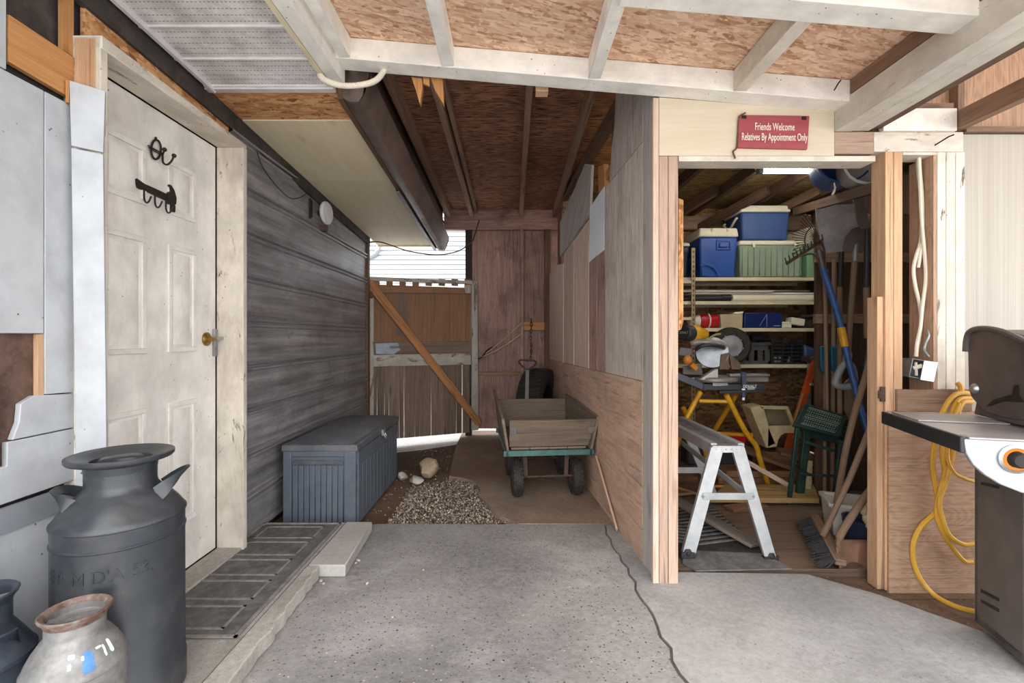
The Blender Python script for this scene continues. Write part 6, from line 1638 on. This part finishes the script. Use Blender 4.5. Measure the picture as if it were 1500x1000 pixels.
m = MB(); m.prism([P(1223, 764, 2.80), P(1240, 768, 2.80), P(1236, 778, 2.80), P(1232, 776, 2.80)], V((0, .01, 0))); m.build('blade', MT['green_paint'], t); m = MB(); m.tube([P(1238, 768, 2.80), P(1262, 752, 2.78)], .018, 8); m.build('handle', MT['green_paint'], t)
t = thing('glove', 'pair of pale work gloves stuffed beside the doorway stud', 'gloves', P(1273, 760, 2.55))
m = MB(); m.ball(P(1271, 747, 2.5), .03, (.9, .8, 1.1), 10); m.ball(P(1272, 759, 2.5), .032, (.9, .8, 1.1), 10); m.tube([P(1268, 742, 2.5), P(1264, 752, 2.48)], .012, 8); m.tube([P(1272, 765, 2.5), P(1272, 772, 2.48)], .012, 8); m.build('fabric', m_plain('glove_cream', 'cfc39a', .9, 0, .2, 20), t)
m = MB(); m.lathe([(0, 0), (.09, 0), (.10, .16), (.104, .17), (.094, .17), (.085, .01), (0, .01)], (1.93, 2.62, .006), None, 28); tag(m.build('bucket', MT['navy'], None), 'dark blue bucket half hidden behind the doorway stud', 'bucket')

for i, (a, b, w, lab) in enumerate(((V((.86, 3.42, .03)), V((1.30, 3.55, .03)), .14, 'dark plank lying across the shed floor behind the far platform legs'),
                                    (V((.98, 3.72, .10)), V((1.42, 3.46, .02)), .08, 'narrow board slanting over the dark plank behind the platform'),
                                    (V((1.45, 3.20, .018)), V((1.72, 3.27, .018)), .10, 'short brown offcut lying flat in front of the tan sheet'))):
    m = MB(); m.beam(a, b, w, .022, (0, 0, 1)); tag(m.build('lumber_board', MT['lumber'], None, .002), lab, 'board', 'scrap lumber on the shed floor')
# ================================================================ RIGHT SIDE
# ---- white cable and junction box in the stud bay
t = thing('hanging_cable', 'white electrical cable hanging in loops in the stud bay', 'cable', (1.93, 2.33, 2.0))
m = MB(); Yc = 2.30
m.tube(cr([P(u, v, Yc) for u, v in ((1346, 228), (1347, 250), (1349, 300), (1351, 335), (1355, 380), (1356, 410), (1351, 450), (1348, 480), (1343, 505), (1342, 522))], 6), .008, 8); m.build('cable', MT['cable_white'], t)
m = MB(); m.tube(cr([P(u, v, Yc+.02) for u, v in ((1344, 228), (1346, 260), (1350, 300), (1349, 350), (1342, 375), (1338, 395), (1341, 420), (1347, 445), (1349, 470), (1345, 500), (1341, 522))], 6), .008, 8); m.build('cable', MT['cable_white'], t)
m = MB(); m.tube(cr([P(u, v, Yc+.012) for u, v in ((1345, 228), (1347, 245), (1351, 290), (1351, 345), (1347, 380), (1345, 392))], 5), .007, 8); m.build('cable', MT['cable_white'], t)
t = thing('junction_box', 'open grey metal junction box hanging from the white cable', 'junction box', P(1340, 552, 2.30))
def jb(x, y, z): return P(1340, 540, 2.30)+rotm(0, .18, -.15) @ V((x, y, z))
m = MB(); a, d, th = .045, .045, .004
for s in (((-a, a), (-d, d), (-a, -a+th)), ((-a, a), (-d, d), (a-th, a)), ((-a, -a+th), (-d, d), (-a, a)), ((a-th, a), (-d, d), (-a, a)), ((-a, a), (d-th, d), (-a, a))):
    (x0, x1), (y0, y1), (z0, z1) = s
    m.hexa([jb(x0, y0, z0), jb(x1, y0, z0), jb(x1, y1, z0), jb(x0, y1, z0), jb(x0, y0, z1), jb(x1, y0, z1), jb(x1, y1, z1), jb(x0, y1, z1)])
bb = m.build('box', MT['galv'], t, .002)
m = MB(); m.hexa([jb(.0, -.05, -.05), jb(.045, -.075, -.05), jb(.045, -.07, -.05), jb(.0, -.045, -.05), jb(.0, -.05, .045), jb(.045, -.075, .045), jb(.045, -.07, .045), jb(.0, -.045, .045)]); m.build('cover', MT['steel'], t, .002)
m = MB(); m.tube([jb(-.02, -.02, .0), jb(.01, -.03, .02)], .010, 8); m.tube([jb(0, -.02, -.03), jb(-.02, -.03, .03)], .006, 6); m.build('wires', MT['cable_white'], bb)
m = MB(); m.tube(cr([P(1358, 484, 2.27), P(1360, 492, 2.25), P(1355, 504, 2.25), P(1354, 514, 2.25), P(1360, 522, 2.26)], 5), .006, 8); tag(m.build('clip', MT['galv'], None), 'bent grey metal clip on the plywood return above the junction box', 'clip')
m = MB(); m.beam((1.90, 2.40, .8), (1.92, 2.42, 1.85), .03, .02, (0, 1, 0)); tag(m.build('wood_strip', MT['part_pale'], None), 'pale wood strip standing behind the white cable', 'wood strip')
m = MB(); m.tube([V((1.90, 2.46, .5)), V((2.02, 2.55, 1.75))], .018, 10); tag(m.build('wooden_pole', MT['handle_wood'], None), 'wooden pole standing in the dark stud bay behind the cable', 'pole')
# ---- hinge plate on the doorway stud
m = MB(); m.box(P(1293, 577, 2.255), (.022, .008, .07)); m.tube([P(1289, 572, 2.25), P(1289, 583, 2.25)], .007, 8); tag(m.build('hinge', MT['rust'], None, .001), 'small rusty hinge on the doorway stud beside the low plywood', 'hinge')

# ---- grill
t = thing('barbecue', 'charcoal and silver gas grill standing by the white panel', 'barbecue', (2.0, 1.8, -.035))
# local axes: left edge of the side shelf runs from (1.58,2.04) to (1.43,1.52)
gx = V((.961, -.277, 0)); gy = V((.277, .961, 0)); go = V((1.43, 1.52, 0))
def G(x, y, z): return go+gx*x+gy*y+V((0, 0, z))
def gbox(mb, x0, x1, y0, y1, z0, z1): return mb.hexa([G(x0, y0, z0), G(x1, y0, z0), G(x1, y1, z0), G(x0, y1, z0), G(x0, y0, z1), G(x1, y0, z1), G(x1, y1, z1), G(x0, y1, z1)])
D = .54
m = MB(); gbox(m, 0, .42, .02, D, .832, .850); sh = m.build('side_shelf', m_plain('dusty_steel_shelf', 'b4b0b2', .4, .4, .1, 8, .05, .4, '8f857d'), t, .004)
m = MB(); gbox(m, .02, .30, .30, D-.03, .851, .857); gbox(m, .02, .42, .0, .05, .845, .852); m.build('shelf_panel', m_plain('shelf_panel', 'a7a2a3', .45, .3, .1, 8, .05, .5, '8a7f76'), sh, .002)
m = MB(); gbox(m, -.004, .012, .0, D, .800, .852); m.build('shelf_edge', MT['black_plastic'], t, .004)
# control panel with a curved lower edge
pts = [(.004, .845), (.012, .80), (.03, .765), (.06, .735), (.10, .708), (.15, .688), (.22, .668), (.32, .65), (.62, .65), (.62, .845)]
m = MB(); m.prism([G(x, 0, z) for x, z in pts], gy*.02); cp_ = m.build('control_panel', MT['bbq_silver'], t, .003)
kc = G(.205, -.002, .742); Rk = align(-gy)
# knob seen at the right picture edge
P_k = None
best = min(((abs((750+F*(G(x, 0, 0).x)/(G(x, 0, 0).y))-1487), x) for x in [i/400 for i in range(0, 200)]))
kx = best[1]; kb = G(kx, -.001, 0); kz = CH-(672-VH)/F*kb.y
kc = V((kb.x, kb.y, kz))
m = MB(); m.lathe([(.036, 0), (.044, 0), (.044, .006), (.036, .010), (.034, .004)], kc, Rk, 40); m.build('knob_bezel', MT['steel'], cp_)
m = MB(); m.lathe([(.026, .003), (.035, .002), (.034, .009), (.026, .010)], kc, Rk, 40); m.build('light_ring', MT['glow'], cp_, label='glowing orange ring')
m = MB(); m.lathe([(0, .030), (.018, .030), (.024, .024), (.026, .0)], kc, Rk, 32); m.build('knob', MT['iron'], cp_)
# cabinet
x0 = .30
m = MB(); gbox(m, x0, x0+.02, .24, .50, .03, .79); sd = m.build('side_panel', MT['bbq'], t, .004)
m = MB()
for za, zb in ((.62, .60), (.20, .178), (.16, .138)):
    m = MB(); m.hexa([G(x0-.002, .36, za-.018), G(x0+.001, .36, za-.018), G(x0+.001, .46, zb-.012), G(x0-.002, .46, zb-.012), G(x0-.002, .36, za-.006), G(x0+.001, .36, za-.006), G(x0+.001, .46, zb), G(x0-.002, .46, zb)]); m.build('vent_slot', MT['black_plastic'], sd)
m = MB(); gbox(m, x0+.0, x0+.60, .205, .238, .03, .64); m.build('door', MT['bbq'], t, .004)
m = MB(); gbox(m, x0-.006, x0+.006, .195, .21, .03, .65); m.build('door_edge', MT['steel'], t)
m = MB(); gbox(m, x0, x0+.60, .24, .50, .03, .06); gbox(m, x0, x0+.60, .485, .50, .03, .79); m.build('cabinet_frame', MT['bbq'], t)
for x, y in ((x0+.05, .28), (x0+.55, .28), (x0+.05, .46), (x0+.55, .46)):
    m = MB(); R = align(gx); m.lathe([(0, -.012), (.025, -.012), (.03, -.008), (.03, .008), (.025, .012), (0, .012)], G(x, y, -.009), R, 20); m.build('caster', MT['black_plastic'], t)
m = MB(); m.tube(cr([G(.24, .02, .655), G(.245, -.04, .64), G(.25, -.06, .60), G(.255, -.05, .56), G(.26, .04, .55)], 5), .010, 8); m.build('hook', MT['steel'], cp_)
# firebox and lid
m = MB(); m.prism([G(x0-.01, .03, .86), G(x0-.01, .49, .86), G(x0-.01, .47, .93), G(x0-.01, .07, .90)], gx*.62); m.build('firebox', MT['bbq_lid'], t, .006)
prof = [(.50, .93), (.515, .96), (.52, 1.11), (.515, 1.155), (.50, 1.185), (.46, 1.20), (.38, 1.20), (.28, 1.18), (.16, 1.13), (.07, 1.05), (.03, .97), (.03, .91), (.10, .89), (.30, .872), (.42, .876)]
m = MB(); m.prism([G(x0-.015, y, z) for y, z in prof], gx*.03); lid = m.build('lid_end', MT['bbq_lid'], t, .008)
m = MB(); m.prism([G(x0+.016, y, z-.004) for y, z in prof[:12]]+[G(x0+.016, .05, .93)], gx*.55); m.build('lid', MT['bbq_lid'], t, .008)
m = MB()
n_ = len(prof[:12])
rim = [G(x0-.019, y, z) for y, z in prof[2:12]]
m.tube(cr(rim, 5), .011, 8); m.build('lid_rim', MT['bbq_lid'], lid)
m = MB(); m.lathe([(0, .014), (.012, .014), (.02, .006), (.021, 0)], G(x0-.016, .465, .965), align(-gx), 20); m.build('pivot_bolt', MT['steel'], lid)
m = MB(); m.prism([G(x0-.0175, y, z) for y, z in ((.40, .905), (.36, .935), (.30, .955), (.265, .965), (.255, 1.0), (.235, 1.0), (.232, .965), (.21, .945), (.25, .94), (.31, .935), (.37, .912))], gx*.004); m.build('cut_out', MT['iron'], lid)
# ---- yellow extension cord
t = thing('extension_cord', 'yellow extension cord looped over the low plywood and down to the floor', 'cord', (1.85, 2.2, 0))
def yc(pts, r=.0105):
    m = MB(); m.tube(cr([P(*p) for p in pts], 8), r, 8); return m.build('cord', MT['cord'], t)
Yk = 2.225
yc([(1428, 578, 2.22), (1408, 575, 2.20), (1392, 584, 2.19), (1378, 610, 2.19), (1369, 650, 2.20), (1366, 680, 2.21), (1370, 710, Yk), (1374, 738, Yk), (1368, 752, Yk), (1348, 772, Yk), (1337, 800, Yk), (1342, 835, Yk), (1365, 868, 2.19), (1400, 888, 2.09), (1440, 898, 2.03), (1472, 905, 1.99)])
yc([(1420, 582, 2.21), (1402, 588, 2.185), (1388, 625, 2.18), (1380, 660, 2.2), (1384, 690, 2.21), (1378, 715, 2.2), (1372, 745, 2.21), (1377, 770, 2.21), (1394, 800, 2.21), (1412, 821, 2.2), (1424, 822, 2.2)])
yc([(1424, 588, 2.20), (1408, 592, 2.175), (1398, 630, 2.17), (1394, 670, 2.19), (1384, 710, 2.2), (1376, 735, 2.195), (1382, 765, 2.195), (1392, 785, 2.195), (1412, 797, 2.19), (1432, 795, 2.19)])
yc([(1405, 590, 2.17), (1391, 630, 2.16), (1388, 670, 2.17), (1398, 692, 2.17), (1412, 700, 2.17), (1426, 705, 2.17)], .008)
m = MB(); m.tube(cr([P(1402, 560, 2.23), P(1407, 566, 2.22), P(1408, 574, 2.21)], 4), .012, 8); m.build('plug', MT['cord'], t)

# ================================================================ LIGHT AND CAMERA
w = bpy.data.worlds.new('overcast_sky'); SC.world = w; w.use_nodes = True
nt = w.node_tree; bgn = nt.nodes['Background']
bgn.inputs[0].default_value = (.93, .965, 1.0, 1); bgn.inputs[1].default_value = SKY
def sun(name, energy, ang, rx, rz, col):
    l = bpy.data.lights.new(name, 'SUN'); l.energy = energy; l.angle = math.radians(ang); l.color = col
    o = bpy.data.objects.new(name, l); COL.objects.link(o); o.rotation_euler = (math.radians(rx), 0, math.radians(rz)); o.location = (0, -4, 6)
sun('hazy_sun', SUN, 85, 66, 6, (1, .97, .93))
cam = bpy.data.cameras.new('camera'); co = bpy.data.objects.new('camera', cam); COL.objects.link(co); SC.camera = co
cam.sensor_width = 36; cam.sensor_fit = 'HORIZONTAL'; cam.lens = F/1500*36
cam.shift_y = (VH-500)/1500; cam.clip_start = .02
co.location = (0, 0, CH); co.rotation_euler = (PI/2, 0, 0)
vs_ = SC.view_settings; vs_.view_transform = 'Standard'; vs_.look = 'None'; vs_.gamma = 1; vs_.use_curve_mapping = False
vs_.exposure = EXPO
SC.cycles.max_bounces = 10; SC.cycles.diffuse_bounces = 6; SC.cycles.use_denoising = True
